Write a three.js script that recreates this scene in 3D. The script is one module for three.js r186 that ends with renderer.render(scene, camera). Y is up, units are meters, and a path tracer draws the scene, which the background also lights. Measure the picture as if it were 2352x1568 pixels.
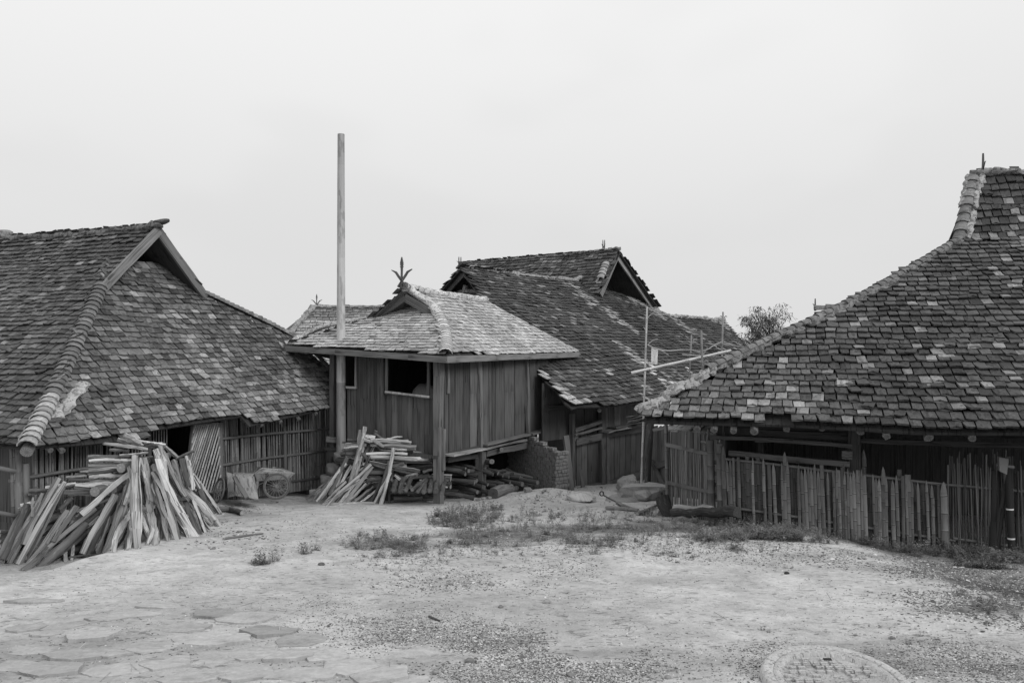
import * as THREE from 'three';
import { mergeGeometries, mergeVertices, toCreasedNormals } from 'three/addons/utils/BufferGeometryUtils.js';

// ------------------------------------------------------------------ camera, sky, sun, exposure
const scene = new THREE.Scene();
const F = 1829, CX = 1176, CY = 784, EYE = 1.7;               // lens in units of a 2352 px wide picture
const camera = new THREE.PerspectiveCamera(46.4, 1024 / 682, 0.05, 900);
camera.position.set(0, EYE, 0);
camera.lookAt(0, EYE, -10);
const renderer = new THREE.WebGLRenderer({ antialias: true });
renderer.setSize(1024, 682);
renderer.toneMapping = THREE.LinearToneMapping;
renderer.toneMappingExposure = 1;
renderer.shadowMap.enabled = true;

let seed = 7;
function rnd() { seed |= 0; seed = (seed + 0x6D2B79F5) | 0; let t = Math.imul(seed ^ (seed >>> 15), 1 | seed); t = (t + Math.imul(t ^ (t >>> 7), 61 | t)) ^ t; return ((t ^ (t >>> 14)) >>> 0) / 4294967296; }
const rr = (a, b) => a + (b - a) * rnd();
const lerp = (a, b, t) => a + (b - a) * t;
const clamp = (x, a = 0, b = 1) => Math.min(b, Math.max(a, x));
const sstep = (a, b, x) => { const t = clamp((x - a) / (b - a)); return t * t * (3 - 2 * t); };
function hash(x, y, z) { let h = Math.imul(x | 0, 374761393) ^ Math.imul(y | 0, 668265263) ^ Math.imul(z | 0, 2147483647 - 1013904223); h = Math.imul(h ^ (h >>> 13), 1274126177); h ^= h >>> 16; return (h >>> 0) / 4294967296; }
function noise(x, y, z = 0, p = 0) {                         // value noise in 0..1, repeating every p cells when p > 0
  const xi = Math.floor(x), yi = Math.floor(y), zi = Math.floor(z), f = (t) => t * t * (3 - 2 * t);
  const u = f(x - xi), v = f(y - yi), w = f(z - zi), m = (a) => p ? ((a % p) + p) % p : a;
  const h = (i, j, k) => hash(m(xi + i), m(yi + j), zi + k);
  const a = lerp(lerp(h(0, 0, 0), h(1, 0, 0), u), lerp(h(0, 1, 0), h(1, 1, 0), u), v);
  if (z === 0) return a;
  return lerp(a, lerp(lerp(h(0, 0, 1), h(1, 0, 1), u), lerp(h(0, 1, 1), h(1, 1, 1), u), v), w);
}
function fbm(x, y, o = 4, p = 0) { let s = 0, a = 0.5, n = 0; for (let i = 0; i < o; i++) { s += a * noise(x, y, 0, p); n += a; a *= 0.5; x = x * 2 + 17 * (p ? 0 : 1); y *= 2; p *= 2; } return s / n; }

{ // overcast sky, pale grey, a little brighter overhead, one faint bank of cloud
  const w = 512, h = 256, data = new Float32Array(w * h * 4);
  for (let j = 0; j < h; j++) for (let i = 0; i < w; i++) {
    const el = ((j + 0.5) / h - 0.5) * 180, az = (i / w) * 6.2832;
    let g = el < 0 ? 0.62 : lerp(0.73, 0.9, sstep(0, 26, el));
    if (el > 26) g = lerp(0.9, 1.0, sstep(26, 80, el));
    const n = fbm(Math.cos(az) * 4 + 9, el * 0.16 + Math.sin(az) * 4 + 20, 4);
    g *= 1 - 0.035 * sstep(0.5, 0.75, n) * sstep(1, 10, el) * (1 - sstep(14, 40, el));
    const o = (j * w + i) * 4; data[o] = data[o + 1] = data[o + 2] = g; data[o + 3] = 1;
  }
  const sky = new THREE.DataTexture(data, w, h, THREE.RGBAFormat, THREE.FloatType);
  sky.mapping = THREE.EquirectangularReflectionMapping; sky.magFilter = sky.minFilter = THREE.LinearFilter; sky.needsUpdate = true;
  scene.background = sky; scene.environment = sky;
}
const sun = new THREE.DirectionalLight(0xffffff, 1.5);
sun.position.set(24, 18, 7);
sun.target.position.set(0, 0, -14); scene.add(sun.target);
sun.castShadow = true; sun.shadow.radius = 45;
Object.assign(sun.shadow.camera, { left: -25, right: 25, top: 25, bottom: -25, near: 1, far: 90 });
sun.shadow.mapSize.set(2048, 2048);
scene.add(sun);

// ------------------------------------------------------------------ places
const V = (x, y, z) => new THREE.Vector3(x, y, z);
const P = (x, y, d) => V((x - CX) / F * d, EYE - (y - CY) / F * d, -d);
const EYEV = V(0, EYE, 0);
const rayDir = (x, y) => V((x - CX) / F, -(y - CY) / F, -1);
function onPlane(x, y, o, n) { const r = rayDir(x, y), t = o.clone().sub(EYEV).dot(n) / r.dot(n); return r.multiplyScalar(t).add(EYEV); }
const planeN = (a, b, c) => b.clone().sub(a).cross(c.clone().sub(a)).normalize();
// the height of the ground: a hilltop lane that runs downhill from the camera, with a drop to the yards on both sides
function H(x, z) {
  const d = -z;
  let h = d < 60 ? -0.118 * Math.max(d - 4, -6) : -0.118 * 56 - 0.3 * (d - 60);
  h = Math.max(h, -60);
  const near = 1 - sstep(26, 40, Math.hypot(x, z));
  if (near > 0) {
    const left = sstep(-4.12, -5.3, x);
    h -= 0.36 * left * (1 - sstep(10.6, 12.8, d));
    h += 0.06 * sstep(-3.7, -4.7, x) * sstep(11.5, 13.6, d);
    h += 0.1 * sstep(-4.6, -5.2, x) * sstep(12.5, 14, d);
    h -= 0.2 * sstep(3.4, 4.8, x) * (1 - sstep(10.5, 12.5, d)) * sstep(3, 6, d);
    h += 0.16 * Math.exp(-(((x - 0.75) / 0.75) ** 2 + ((d - 15.9) / 0.9) ** 2));
    h += 0.09 * Math.exp(-(((x - 2.1) / 1.8) ** 2 + ((d - 8.9) / 0.8) ** 2));
    h += near * (1 - Math.exp(-(((x - 1.63) / 0.5) ** 4 + ((d - 4.0) / 0.5) ** 4))) * (0.07 * (fbm(x * 0.5 + 40, z * 0.5 + 40, 3) - 0.5) + 0.045 * (fbm(x * 2.6 + 11, z * 2.6 + 7, 4) - 0.5));
  }
  return h;
}
const G = (x, z, up = 0) => V(x, H(x, z) + up, z);
function ground(px, py, up = 0) { const r = rayDir(px, py); let lo = 2.5; for (let d = 2.5; d < 45; d += 0.06) { const y = EYE + r.y * d; if (y < H(r.x * d, -d) + up) { let a = lo, b = d; for (let i = 0; i < 14; i++) { const m = (a + b) / 2; if (EYE + r.y * m < H(r.x * m, -m) + up) b = m; else a = m; } return V(r.x * b, H(r.x * b, -b) + up, -b); } lo = d; } return V(r.x * 45, H(r.x * 45, -45), -45); }

// ------------------------------------------------------------------ surfaces
function tex(n, fn) {
  const d = new Uint8Array(n * n * 4);
  for (let j = 0; j < n; j++) for (let i = 0; i < n; i++) { const g = clamp(fn((i + 0.5) / n, (j + 0.5) / n)) * 255, o = (j * n + i) * 4; d[o] = d[o + 1] = d[o + 2] = g; d[o + 3] = 255; }
  const t = new THREE.DataTexture(d, n, n, THREE.RGBAFormat); t.wrapS = t.wrapT = THREE.RepeatWrapping; t.magFilter = THREE.LinearFilter; t.minFilter = THREE.LinearMipmapLinearFilter; t.generateMipmaps = true; t.needsUpdate = true; return t;
}
const T = {
  wood: tex(512, (u, v) => { const k = fbm(u * 24, v * 2, 3, 2 * 12) ; const a = noise(u * 64 + fbm(u * 4, v * 4, 2, 4) * 3, v * 3, 0, 0), b = noise(u * 16, v * 2, 0, 2), c = fbm(u * 5, v * 5, 3, 5); const cr = sstep(0.74, 0.84, noise(u * 52 + fbm(u * 4, v * 4, 2, 4) * 2.5, v * 2, 0, 0)) * 0.42, kn = sstep(0.78, 0.86, fbm(u * 7 + 9, v * 3, 2, 0)) * 0.25; return 0.42 + 0.18 * a + 0.16 * b + 0.42 * c + 0.12 * (k - 0.5) - cr - kn; }),
  bark: tex(512, (u, v) => { const a = fbm(u * 20, v * 8, 4, 4 * 2), c = fbm(u * 6, v * 6, 3, 6), s = sstep(0.62, 0.74, fbm(u * 14 + 3, v * 14, 3, 14)); return 0.2 + 0.5 * a + 0.35 * c * c + 0.35 * s; }),
  tile: tex(1024, (u, v) => { const a = fbm(u * 7, v * 7, 4, 7), b = fbm(u * 40, v * 40, 3, 40), s = sstep(0.6, 0.7, fbm(u * 30 + 2, v * 30, 3, 30)) * sstep(0.45, 0.6, fbm(u * 5, v * 5 + 3, 2, 5)), k = sstep(0.62, 0.72, fbm(u * 12, v * 12 + 5, 3, 12)); const st = sstep(0.5, 0.8, fbm(u * 3 + 7, v * 3, 4, 3)); return 0.3 + 0.42 * a + 0.4 * b + 0.5 * s - 0.28 * k + 0.14 * (0.5 - st); }),
  dirt: tex(1024, (u, v) => { const a = fbm(u * 6, v * 6, 4, 6), b = fbm(u * 60, v * 60, 3, 60), c = noise(u * 300, v * 300, 0, 300), s = sstep(0.68, 0.76, fbm(u * 45 + 3, v * 90, 3, 0)); const q = fbm(u * 18 + 4, v * 18, 3, 18); return 0.36 + 0.3 * a + 0.3 * b + 0.2 * c + 0.14 * q - 0.34 * s; }),
  stone: tex(512, (u, v) => { const a = fbm(u * 4, v * 4, 5, 4), b = fbm(u * 30, v * 30, 3, 30), l = noise(u * 3 + a * 2, v * 26 + a * 5, 0, 0); return 0.38 + 0.3 * a + 0.24 * b + 0.14 * l; }),
  mortar: tex(512, (u, v) => { const a = fbm(u * 6, v * 6, 4, 6), b = fbm(u * 32, v * 32, 3, 32), s = sstep(0.56, 0.66, fbm(u * 18, v * 18 + 4, 3, 18)); return 0.46 + 0.3 * a + 0.3 * b - 0.34 * s; }),
  bamboo: tex(256, (u, v) => { const a = noise(u * 48, v * 2, 0, 0), b = fbm(u * 4, v * 4, 3, 4), k = sstep(0.62, 0.7, fbm(u * 6 + 1, v * 8 + 2, 3, 0)); return 0.5 + 0.22 * a + 0.32 * b - 0.2 * k; }),
};
const mk = (t, bump, rough = 0.9, o = {}) => new THREE.MeshStandardMaterial({ map: t, bumpMap: t, bumpScale: bump, roughness: rough, vertexColors: true, ...o });
const M = {
  wood: mk(T.wood, 0.006), bark: mk(T.bark, 0.012, 0.95), tile: mk(T.tile, 0.009, 0.92), dirt: mk(T.dirt, 0.012, 0.97), stone: mk(T.stone, 0.02, 0.95),
  mortar: mk(T.mortar, 0.018, 0.95), bamboo: mk(T.bamboo, 0.002, 0.62), metal: mk(T.mortar, 0.002, 0.6),
  plain: new THREE.MeshStandardMaterial({ vertexColors: true, roughness: 0.85 }), rubber: new THREE.MeshStandardMaterial({ vertexColors: true, roughness: 0.8 }),
  cloth: mk(T.bamboo, 0.003, 0.95, { side: THREE.DoubleSide }),
  leaf: new THREE.MeshPhysicalMaterial({ vertexColors: true, roughness: 0.7, transmission: 0.25, thickness: 0, side: THREE.DoubleSide }),
};

// ------------------------------------------------------------------ geometry helpers: every result is non-indexed with position, normal, uv, color
function fromTris(pos, uv, col, crease) {
  let g = new THREE.BufferGeometry();
  g.setAttribute('position', new THREE.Float32BufferAttribute(pos, 3)); g.setAttribute('uv', new THREE.Float32BufferAttribute(uv, 2));
  const c = new Float32Array(col.length * 3); for (let i = 0; i < col.length; i++) c[i * 3] = c[i * 3 + 1] = c[i * 3 + 2] = col[i];
  g.setAttribute('color', new THREE.BufferAttribute(c, 3));
  if (crease) { g.deleteAttribute('normal'); g = toCreasedNormals(g, crease); } else g.computeVertexNormals();
  return g;
}
class MB { // collects quads and triangles
  constructor() { this.p = []; this.u = []; this.c = []; }
  tri(a, b, c, ua, ub, uc, t) { this.p.push(a.x, a.y, a.z, b.x, b.y, b.z, c.x, c.y, c.z); this.u.push(...ua, ...ub, ...uc); t = Array.isArray(t) ? t : [t, t, t]; this.c.push(...t); }
  quad(a, b, c, d, u0, v0, u1, v1, t, t2 = t) { this.tri(a, b, c, [u0, v0], [u1, v0], [u1, v1], [t, t, t2]); this.tri(a, c, d, [u0, v0], [u1, v1], [u0, v1], [t, t2, t2]); }
  fan(ring, t, scale = 1) { const c = ring.reduce((s, p) => s.add(p), V(0, 0, 0)).multiplyScalar(1 / ring.length); for (let i = 0; i < ring.length; i++) { const a = ring[i], b = ring[(i + 1) % ring.length]; this.tri(c, a, b, [0.5, 0.5], [0.5 + a.distanceTo(c) * scale, 0.5], [0.5, 0.5 + b.distanceTo(c) * scale], t); } }
  geo(crease) { return fromTris(this.p, this.u, this.c, crease); }
}
const SX = { wood: 1.3, bark: 2, bamboo: 6 };
// sweep of a closed section along points; section(k, i) gives [x, y] of ring corner i at station k; tones per side
function sweep(pts, nside, section, tone, o = {}) {
  const b = new MB(), n = pts.length, rings = [], up0 = o.up || V(0, 1, 0), u0 = rnd() * 9, v0 = rnd() * 9, us = o.us || 1.3, vs = o.vs || 0.5; let side = null;
  for (let k = 0; k < n; k++) {
    const dir = pts[Math.min(n - 1, k + 1)].clone().sub(pts[Math.max(0, k - 1)]).normalize();
    let s = dir.clone().cross(up0); if (s.lengthSq() < 1e-4) s = dir.clone().cross(V(1, 0, 0.3)); s.normalize(); if (side && s.dot(side) < 0) s.negate(); side = s;
    const w = s.clone().cross(dir).normalize(), ring = [];
    for (let i = 0; i < nside; i++) { const [x, y] = section(k, i); ring.push(pts[k].clone().addScaledVector(s, x).addScaledVector(w, y)); }
    rings.push(ring);
  }
  let v = v0;
  for (let k = 0; k < n - 1; k++) {
    const dv = pts[k].distanceTo(pts[k + 1]) * vs; let u = u0;
    for (let i = 0; i < nside; i++) { const j = (i + 1) % nside, du = rings[k][i].distanceTo(rings[k][j]) * us, t = typeof tone === 'function' ? tone(k, i) : tone; b.quad(rings[k][i], rings[k][j], rings[k + 1][j], rings[k + 1][i], u, v, u + du, v + dv, t); u += du; }
    v += dv;
  }
  const e = o.end ?? (typeof tone === 'function' ? 0.25 : tone);
  if (!o.open) { b.fan(rings[0].slice().reverse(), e, 2); b.fan(rings[n - 1], e, 2); }
  return b.geo(o.crease);
}
function path(p0, p1, n, bend = 0) { const out = [], L = p0.distanceTo(p1), a = V(rr(-1, 1), rr(-1, 1), rr(-1, 1)).multiplyScalar(bend * L), c = V(rr(-1, 1), rr(-1, 1), rr(-1, 1)).multiplyScalar(bend * L * 0.4); for (let i = 0; i <= n; i++) { const t = i / n; out.push(p0.clone().lerp(p1, t).addScaledVector(a, 4 * t * (1 - t)).addScaledVector(c, Math.sin(t * 6.28))); } return out; }
function bar(p0, p1, w, t, tone, o = {}) { // squared timber: w across, t along "up"
  const n = o.n || 3, j = o.j ?? 0.004, js = Array.from({ length: (n + 1) * 4 }, () => [rr(-j, j), rr(-j, j)]), q = [[-1, -1], [1, -1], [1, 1], [-1, 1]], tp = o.taper ?? 1;
  return sweep(path(p0, p1, n, o.bend || 0), 4, (k, i) => { const s = lerp(1, tp, k / n); return [q[i][0] * w / 2 * s + js[k * 4 + i][0], q[i][1] * t / 2 * s + js[k * 4 + i][1]]; }, tone, { up: o.up, us: 2, vs: 0.6, end: o.end });
}
function rod(p0, p1, r0, r1, tone, o = {}) { // round pole
  const n = o.n || 4, k = o.sides || 9, ph = rnd() * 6;
  const ir = Array.from({ length: n + 1 }, () => 1 + rr(-1, 1) * (o.j ?? 0.04));
  return sweep(o.pts || path(p0, p1, n, o.bend || 0), k, (s, i) => { const nn = o.pts ? o.pts.length - 1 : n, r = lerp(r0, r1, s / nn) * (ir[s % ir.length]) * (1 + (o.lump || 0) * (hash(s, i, ph * 99) - 0.5)), a = i / k * 6.28319; return [r * Math.cos(a), r * Math.sin(a)]; }, tone, { us: 2, vs: 0.6, crease: o.crease ?? 1.1, end: o.end, open: o.open });
}
function bambooRod(p0, p1, r0, r1, tone, o = {}) { // culm with swollen nodes
  const L = p0.distanceTo(p1), step = o.step || rr(0.2, 0.32), pts = [], rs = [], tn = [], at = (l) => p0.clone().lerp(p1, l / L); let l = rr(0.02, step);
  const add = (x, k, t) => { if (x >= 0 && x <= L) { pts.push(at(x)); rs.push(lerp(r0, r1, x / L) * k); tn.push(t); } };
  add(0, 1, tone); let t = tone * rr(0.85, 1.15);
  for (; l < L - 0.02; l += step * rr(0.9, 1.1)) { add(l - 0.012, 1, t); add(l - 0.004, 1.14, t * 0.55); add(l + 0.006, 1.05, t * 1.25); t = tone * rr(0.8, 1.2); add(l + 0.014, 0.98, t); }
  add(L, 0.97, t);
  const k = o.sides || 8;
  return sweep(pts, k, (s, i) => { const a = i / k * 6.28319; return [rs[s] * Math.cos(a), rs[s] * Math.sin(a)]; }, (s) => tn[s], { us: 4, vs: 1, crease: 1.2, end: tone * 0.4 });
}
function quadBoard(a, b, c, d, n, th, tone, o = {}) { // plank from a (bottom left) b c d, thickness th back along -n, rough edges; grain along a-d
  const m = new MB(), k = o.n || 3, A = [], B = [], j = o.j ?? 0.004, u0 = rnd() * 9, v0 = rnd() * 9, w = a.distanceTo(b), L = a.distanceTo(d), e = b.clone().sub(a).normalize();
  for (let i = 0; i <= k; i++) { const z = rr(-j, j) * 0.6; A.push(a.clone().lerp(d, i / k).addScaledVector(e, rr(-j, j)).addScaledVector(n, z)); B.push(b.clone().lerp(c, i / k).addScaledVector(e, rr(-j, j)).addScaledVector(n, z + rr(-j, j) * 0.5)); }
  const off = n.clone().multiplyScalar(-th), bk = (p) => p.clone().add(off), us = 2, vs = 0.55;
  for (let i = 0; i < k; i++) {
    const v = v0 + L * vs * i / k, v2 = v0 + L * vs * (i + 1) / k;
    m.quad(A[i], B[i], B[i + 1], A[i + 1], u0, v, u0 + w * us, v2, tone); m.quad(bk(B[i]), bk(A[i]), bk(A[i + 1]), bk(B[i + 1]), u0, v, u0 + w * us, v2, tone);
    m.quad(bk(A[i]), A[i], A[i + 1], bk(A[i + 1]), u0, v, u0 + th * us, v2, tone); m.quad(B[i], bk(B[i]), bk(B[i + 1]), B[i + 1], u0, v, u0 + th * us, v2, tone);
  }
  m.quad(bk(A[0]), bk(B[0]), B[0], A[0], u0, v0, u0 + w * us, v0 + 0.1, tone); m.quad(A[k], B[k], bk(B[k]), bk(A[k]), u0, v0, u0 + w * us, v0 + 0.1, tone);
  return m.geo();
}
function lump(c, rx, ry, rz, tone, o = {}) { // rock
  const s = new THREE.IcosahedronGeometry(1, o.detail ?? 2), p = s.attributes.position, k = o.seed ?? rnd() * 50, am = o.amp ?? 0.35, fr = o.freq ?? 1.3, rot = new THREE.Euler(0, o.turn || 0, o.tilt || 0);
  const uv = [], col = [];
  for (let i = 0; i < p.count; i++) { const q = V(p.getX(i), p.getY(i), p.getZ(i)); let f = 1 + am * (noise(q.x * fr + k, q.y * fr + k, q.z * fr + 3.3 + k) - 0.5) * 2 + (o.fine ?? 0.1) * (noise(q.x * 5 + k, q.y * 5, q.z * 5 + 7.7) - 0.5); q.multiplyScalar(f); if (o.flat) q.y = clamp(q.y, -o.flat, o.flat) + q.y * 0.06; q.set(q.x * rx, q.y * ry, q.z * rz).applyEuler(rot); p.setXYZ(i, c.x + q.x, c.y + q.y, c.z + q.z); uv.push((q.x + q.y * 0.5) * 1.6, (q.z + q.y * 0.6) * 1.6); col.push(tone); }
  return fromTris(Array.from(p.array), uv, col, o.crease ?? 0.6);
}
const merge = (list) => mergeGeometries(list, false);

// ------------------------------------------------------------------ things and parts
const used = {};
const numbered = (n) => { const k = (used[n] = (used[n] ?? -1) + 1); return k ? n + '_' + String(k).padStart(3, '0') : n; };
const shade = (m) => { m.castShadow = m.receiveShadow = true; return m; };
function thing(name, label, category, pos, group) { const o = new THREE.Group(); o.name = numbered(name); o.position.copy(pos || V(0, 0, 0)); scene.add(o); o.userData = { label, category }; if (group) o.userData.group = group; return o; }
function solo(name, label, category, geo, mat, group) { geo.computeBoundingBox(); const c = geo.boundingBox.getCenter(V(0, 0, 0)); c.y = geo.boundingBox.min.y; geo.translate(-c.x, -c.y, -c.z); const o = shade(new THREE.Mesh(geo, mat)); o.name = numbered(name); o.position.copy(c); scene.add(o); o.userData = { label, category }; if (group) o.userData.group = group; return o; }
const rootOf = (o) => { while (o.parent && o.parent !== scene) o = o.parent; return o; };
function part(parent, name, geo, mat, label) { const r = rootOf(parent).position; geo.translate(-r.x, -r.y, -r.z); const m = shade(new THREE.Mesh(geo, mat)); m.name = name; if (label) m.userData.label = label; parent.add(m); return m; }
function structure(name, geo, mat) { const m = shade(new THREE.Mesh(geo, mat)); m.name = name; m.userData.kind = 'structure'; scene.add(m); return m; }
const ord = (n) => { const w = ['', 'first', 'second', 'third', 'fourth', 'fifth', 'sixth', 'seventh', 'eighth', 'ninth', 'tenth']; return w[n] || n + (n % 10 === 1 && n !== 11 ? 'st' : n % 10 === 2 && n !== 12 ? 'nd' : n % 10 === 3 && n !== 13 ? 'rd' : 'th'); };

// ------------------------------------------------------------------ roofs
const tileCache = {};
function tileGeo(tone, shape) { // thin clay tile: 1 wide (x), length 1 (z, +z downhill), uneven edges; scaled when placed
  const tq = Math.round(Math.log(tone) * 7), key = tq + ',' + shape; if (tileCache[key]) return tileCache[key];
  const keep = seed; seed = 1000 + shape * 77 + tq * 5;
  const t = Math.exp(tq / 7), m = new MB(), j = 0.05, x = [-0.5, 0, 0.5], pts = (y) => [[-0.5, 0.5], [0.02, 0.5], [0.5, 0.5], [0.5, 0], [0.5, -0.5], [-0.5, -0.5], [-0.5, 0]].map(([a, b]) => V(a + rr(-j, j), y + rr(-0.12, 0.12), b + rr(-j, j)));
  if (shape % 5 === 4) j === j;
  const top = pts(0.5), bot = top.map((p) => V(p.x * 0.97, -0.5, p.z * 0.98));
  if (shape % 6 === 5) { top[0].x += 0.16; bot[0].x += 0.16; top[0].z -= 0.05; }          // a broken corner
  if (shape % 6 === 3) { top[1].z -= 0.13; bot[1].z -= 0.13; }
  const uo = rnd() * 7, vo = rnd() * 7, w = 0.16, uvp = (p) => [uo + p.x * w, vo + p.z * w];
  const c = V(0, 0.55, 0), cb = V(0, -0.5, 0), n = top.length;
  for (let i = 0; i < n; i++) { const k = (i + 1) % n; m.tri(c, top[i], top[k], uvp(c), uvp(top[i]), uvp(top[k]), t); if (i < 3 || i > 4) m.quad(bot[i], bot[k], top[k], top[i], uo, vo, uo + 0.1, vo + 0.02, t * 0.8); }
  m.tri(bot[5], bot[2], bot[0], [uo, vo], [uo, vo], [uo, vo], t); m.tri(bot[5], bot[4], bot[2], [uo, vo], [uo, vo], [uo, vo], t);
  const g = m.geo(); seed = keep; tileCache[key] = g; return g;
}
// frame of a plane: e level, f up the slope, n outward (up)
function planeFrame(o, a, b) { let n = planeN(o, a, b); if (n.y < 0) n.negate(); const e = V(0, 1, 0).cross(n).normalize(), f = n.clone().cross(e).normalize(); return { o: o.clone(), e, f, n, st: (p) => { const q = p.clone().sub(o); return [q.dot(e), q.dot(f)]; }, at: (s, t, h = 0) => o.clone().addScaledVector(e, s).addScaledVector(f, t).addScaledVector(n, h) }; }
const inside = (poly, s, t) => { let c = false; for (let i = 0, j = poly.length - 1; i < poly.length; j = i++) { const [a, b] = poly[i], [x, y] = poly[j]; if ((b > t) !== (y > t) && s < (x - a) * (t - b) / (y - b) + a) c = !c; } return c; };
function slab(fr, poly, top, th, tone) { const sh = new THREE.Shape(poly.map(([s, t]) => new THREE.Vector2(s, t))), g0 = new THREE.ExtrudeGeometry(sh, { depth: th, bevelEnabled: false }); g0.applyMatrix4(new THREE.Matrix4().makeBasis(fr.e, fr.f, fr.n).setPosition(fr.at(0, 0, top - th))); const g = g0.index ? g0.toNonIndexed() : g0; const c = new Float32Array(g.attributes.position.count * 3).fill(tone); g.setAttribute('color', new THREE.BufferAttribute(c, 3)); return g; }
// lays tiles on the polygon (3D corners on the plane of the frame); o: w, exp, th, tone(s,t) -> albedo, sag
function layTiles(list, fr, corners, o) {
  const poly = corners.map((p) => fr.st(p)), ts = poly.map((p) => p[1]), ss = poly.map((p) => p[0]), t0 = Math.min(...ts), t1 = Math.max(...ts), s0 = Math.min(...ss), s1 = Math.max(...ss), k = rnd() * 100, th = o.th || 0.013;
  let row = 0;
  for (let t = t0 + o.exp * 0.45; t < t1; t += o.exp, row++) {
    let s = s0 - rr(0, o.w);
    while (s < s1) {
      const w = o.w * rr(0.86, 1.14), sm = s + w / 2; s += w + (o.gapx ?? 0.014);
      const dt = o.exp * (o.wob ?? 0.5) * (noise(sm * 1.1 + k, row * 0.8 + k) - 0.5) + rr(-0.1, 0.1) * o.exp;
      if (!inside(poly, sm, t + dt * 0.5)) continue;
      if (o.gap && rnd() < o.gap) continue;
      const tone = o.tone(sm, t, row), bad = rnd() < (o.bad ?? 0.03), L = o.exp * rr(1.5, 1.75);
      const h = th * 1.35 + (o.sag ?? 0.03) * (fbm(sm * 0.7 + k, t * 0.7 + k, 2) - 0.5) + rr(-0.004, 0.004) + (bad ? 0.012 : 0);
      const x = fr.e.clone(), z = fr.f.clone().negate(), q = new THREE.Quaternion().setFromRotationMatrix(new THREE.Matrix4().makeBasis(x, fr.n.clone(), z));
      q.multiply(new THREE.Quaternion().setFromEuler(new THREE.Euler(-(th * 1.5) / o.exp * rr(0.7, 1.35) - (bad ? 0.06 : 0), rr(-1, 1) * (bad ? 0.3 : o.yaw ?? 0.05), rr(-1, 1) * (o.roll ?? 0.055))));
      const pos = fr.at(sm, t + dt + L * 0.5 - o.exp * 0.5, h);
      list.push({ m: new THREE.Matrix4().compose(pos, q, V(w, th * rr(0.8, 1.3), L)), pos, tone: clamp(tone, 0.035, 0.62), shape: Math.floor(rnd() * 18), row });
    }
  }
  return poly;
}
function putTiles(roof, list, limit = 300) {
  const root = rootOf(roof).position;
  for (const q of list) { const d = -q.pos.z, x = q.pos.x / d * F + CX, y = CY - (q.pos.y - EYE) / d * F; q.key = q.pos.distanceTo(EYEV) + (x < -8 || x > 2360 || y < 0 || y > 1568 ? 100 : 0) + (q.hid ? 100 : 0); }
  list.sort((a, b) => a.key - b.key);
  const rest = [];
  list.forEach((q, i) => {
    const g = tileGeo(q.tone, q.shape);
    if (i < limit) { const m = shade(new THREE.Mesh(g, M.tile)); m.name = 'tile'; q.m.decompose(m.position, m.quaternion, m.scale); m.position.sub(root); roof.add(m); } else rest.push(g.clone().applyMatrix4(q.m));
  });
  if (rest.length) { const m = part(roof, 'roof_tiles', merge(rest), M.tile); m.userData.kind = 'stuff'; }
}
// row of overlapping half-round cap tiles from the low end to the high end
function capRow(roof, pts, n, r, tone, o = {}) {
  const curve = new THREE.CatmullRomCurve3(pts), K = 6;
  for (let i = 0; i < n; i++) {
    const a = curve.getPointAt(i / n), b = curve.getPointAt(Math.min(1, (i + 1.25) / n)), t = (typeof tone === 'function' ? tone(i / n) : tone) * rr(0.75, 1.25), dir = b.clone().sub(a).normalize(), s = dir.clone().cross(V(0, 1, 0)).normalize(), u = s.clone().cross(dir).normalize(), m = new MB(), r0 = r * (o.lip ? 1.02 : rr(1, 1.15)), r1 = r * (o.lip ? 0.95 : 0.86), th = o.lip ? 0.006 : 0.016, lip = o.lip ?? 0.012, row = (p, R, l) => Array.from({ length: K + 1 }, (_, k) => { const an = Math.PI * k / K; return p.clone().addScaledVector(s, -Math.cos(an) * R).addScaledVector(u, Math.sin(an) * R * 0.8 + l - r * 0.25); });
    const A = row(a, r0, lip), B = row(b, r1, 0), A2 = row(a, r0 - th, lip), B2 = row(b, r1 - th, 0), L = a.distanceTo(b), uo = rnd() * 5;
    for (let k = 0; k < K; k++) { m.quad(A[k], A[k + 1], B[k + 1], B[k], uo + k * 0.04, 0, uo + k * 0.04 + 0.04, L, t); m.quad(A2[k + 1], A2[k], B2[k], B2[k + 1], uo, 0, uo + 0.04, L, t * 0.7); m.quad(A2[k], A2[k + 1], A[k + 1], A[k], uo, 0, uo + 0.04, 0.02, t); }
    part(roof, 'ridge_tile', m.geo(0.7), o.mat || M.tile);
  }
}
// lumpy bed of lime mortar along a ridge or hip
function mortarBed(roof, pts, r, tone, o = {}) {
  const curve = new THREE.CatmullRomCurve3(pts), L = curve.getLength(), n = Math.max(4, Math.round(L / (o.step || 0.06))), k = rnd() * 60, line = curve.getSpacedPoints(n);
  line.forEach((p, i) => { p.y += (noise(i * 0.5 + k, 3.1) - 0.5) * r * (o.wob ?? 0.5); p.x += (noise(i * 0.6 + k, 8.1) - 0.5) * r * 0.4; });
  part(roof, o.name || 'ridge_mortar', sweep(line, 10, (s, i) => { const a = i / 10 * 6.28319, rough = o.rough ?? 0.7, f = 1 + rough * (noise(s * 0.55 + k, i * 0.9 + k) - 0.5) + rough * 0.5 * (hash(s, i, k * 7) - 0.5); return [r * f * Math.cos(a) * (o.wide || 1.1), r * f * Math.sin(a) * 0.75]; }, (s, i) => tone * (0.75 + 0.5 * noise(s * 0.3 + k, i * 0.5)), { us: 1.6, vs: 1.6, crease: 1.3 }), M.mortar);
}
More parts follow.
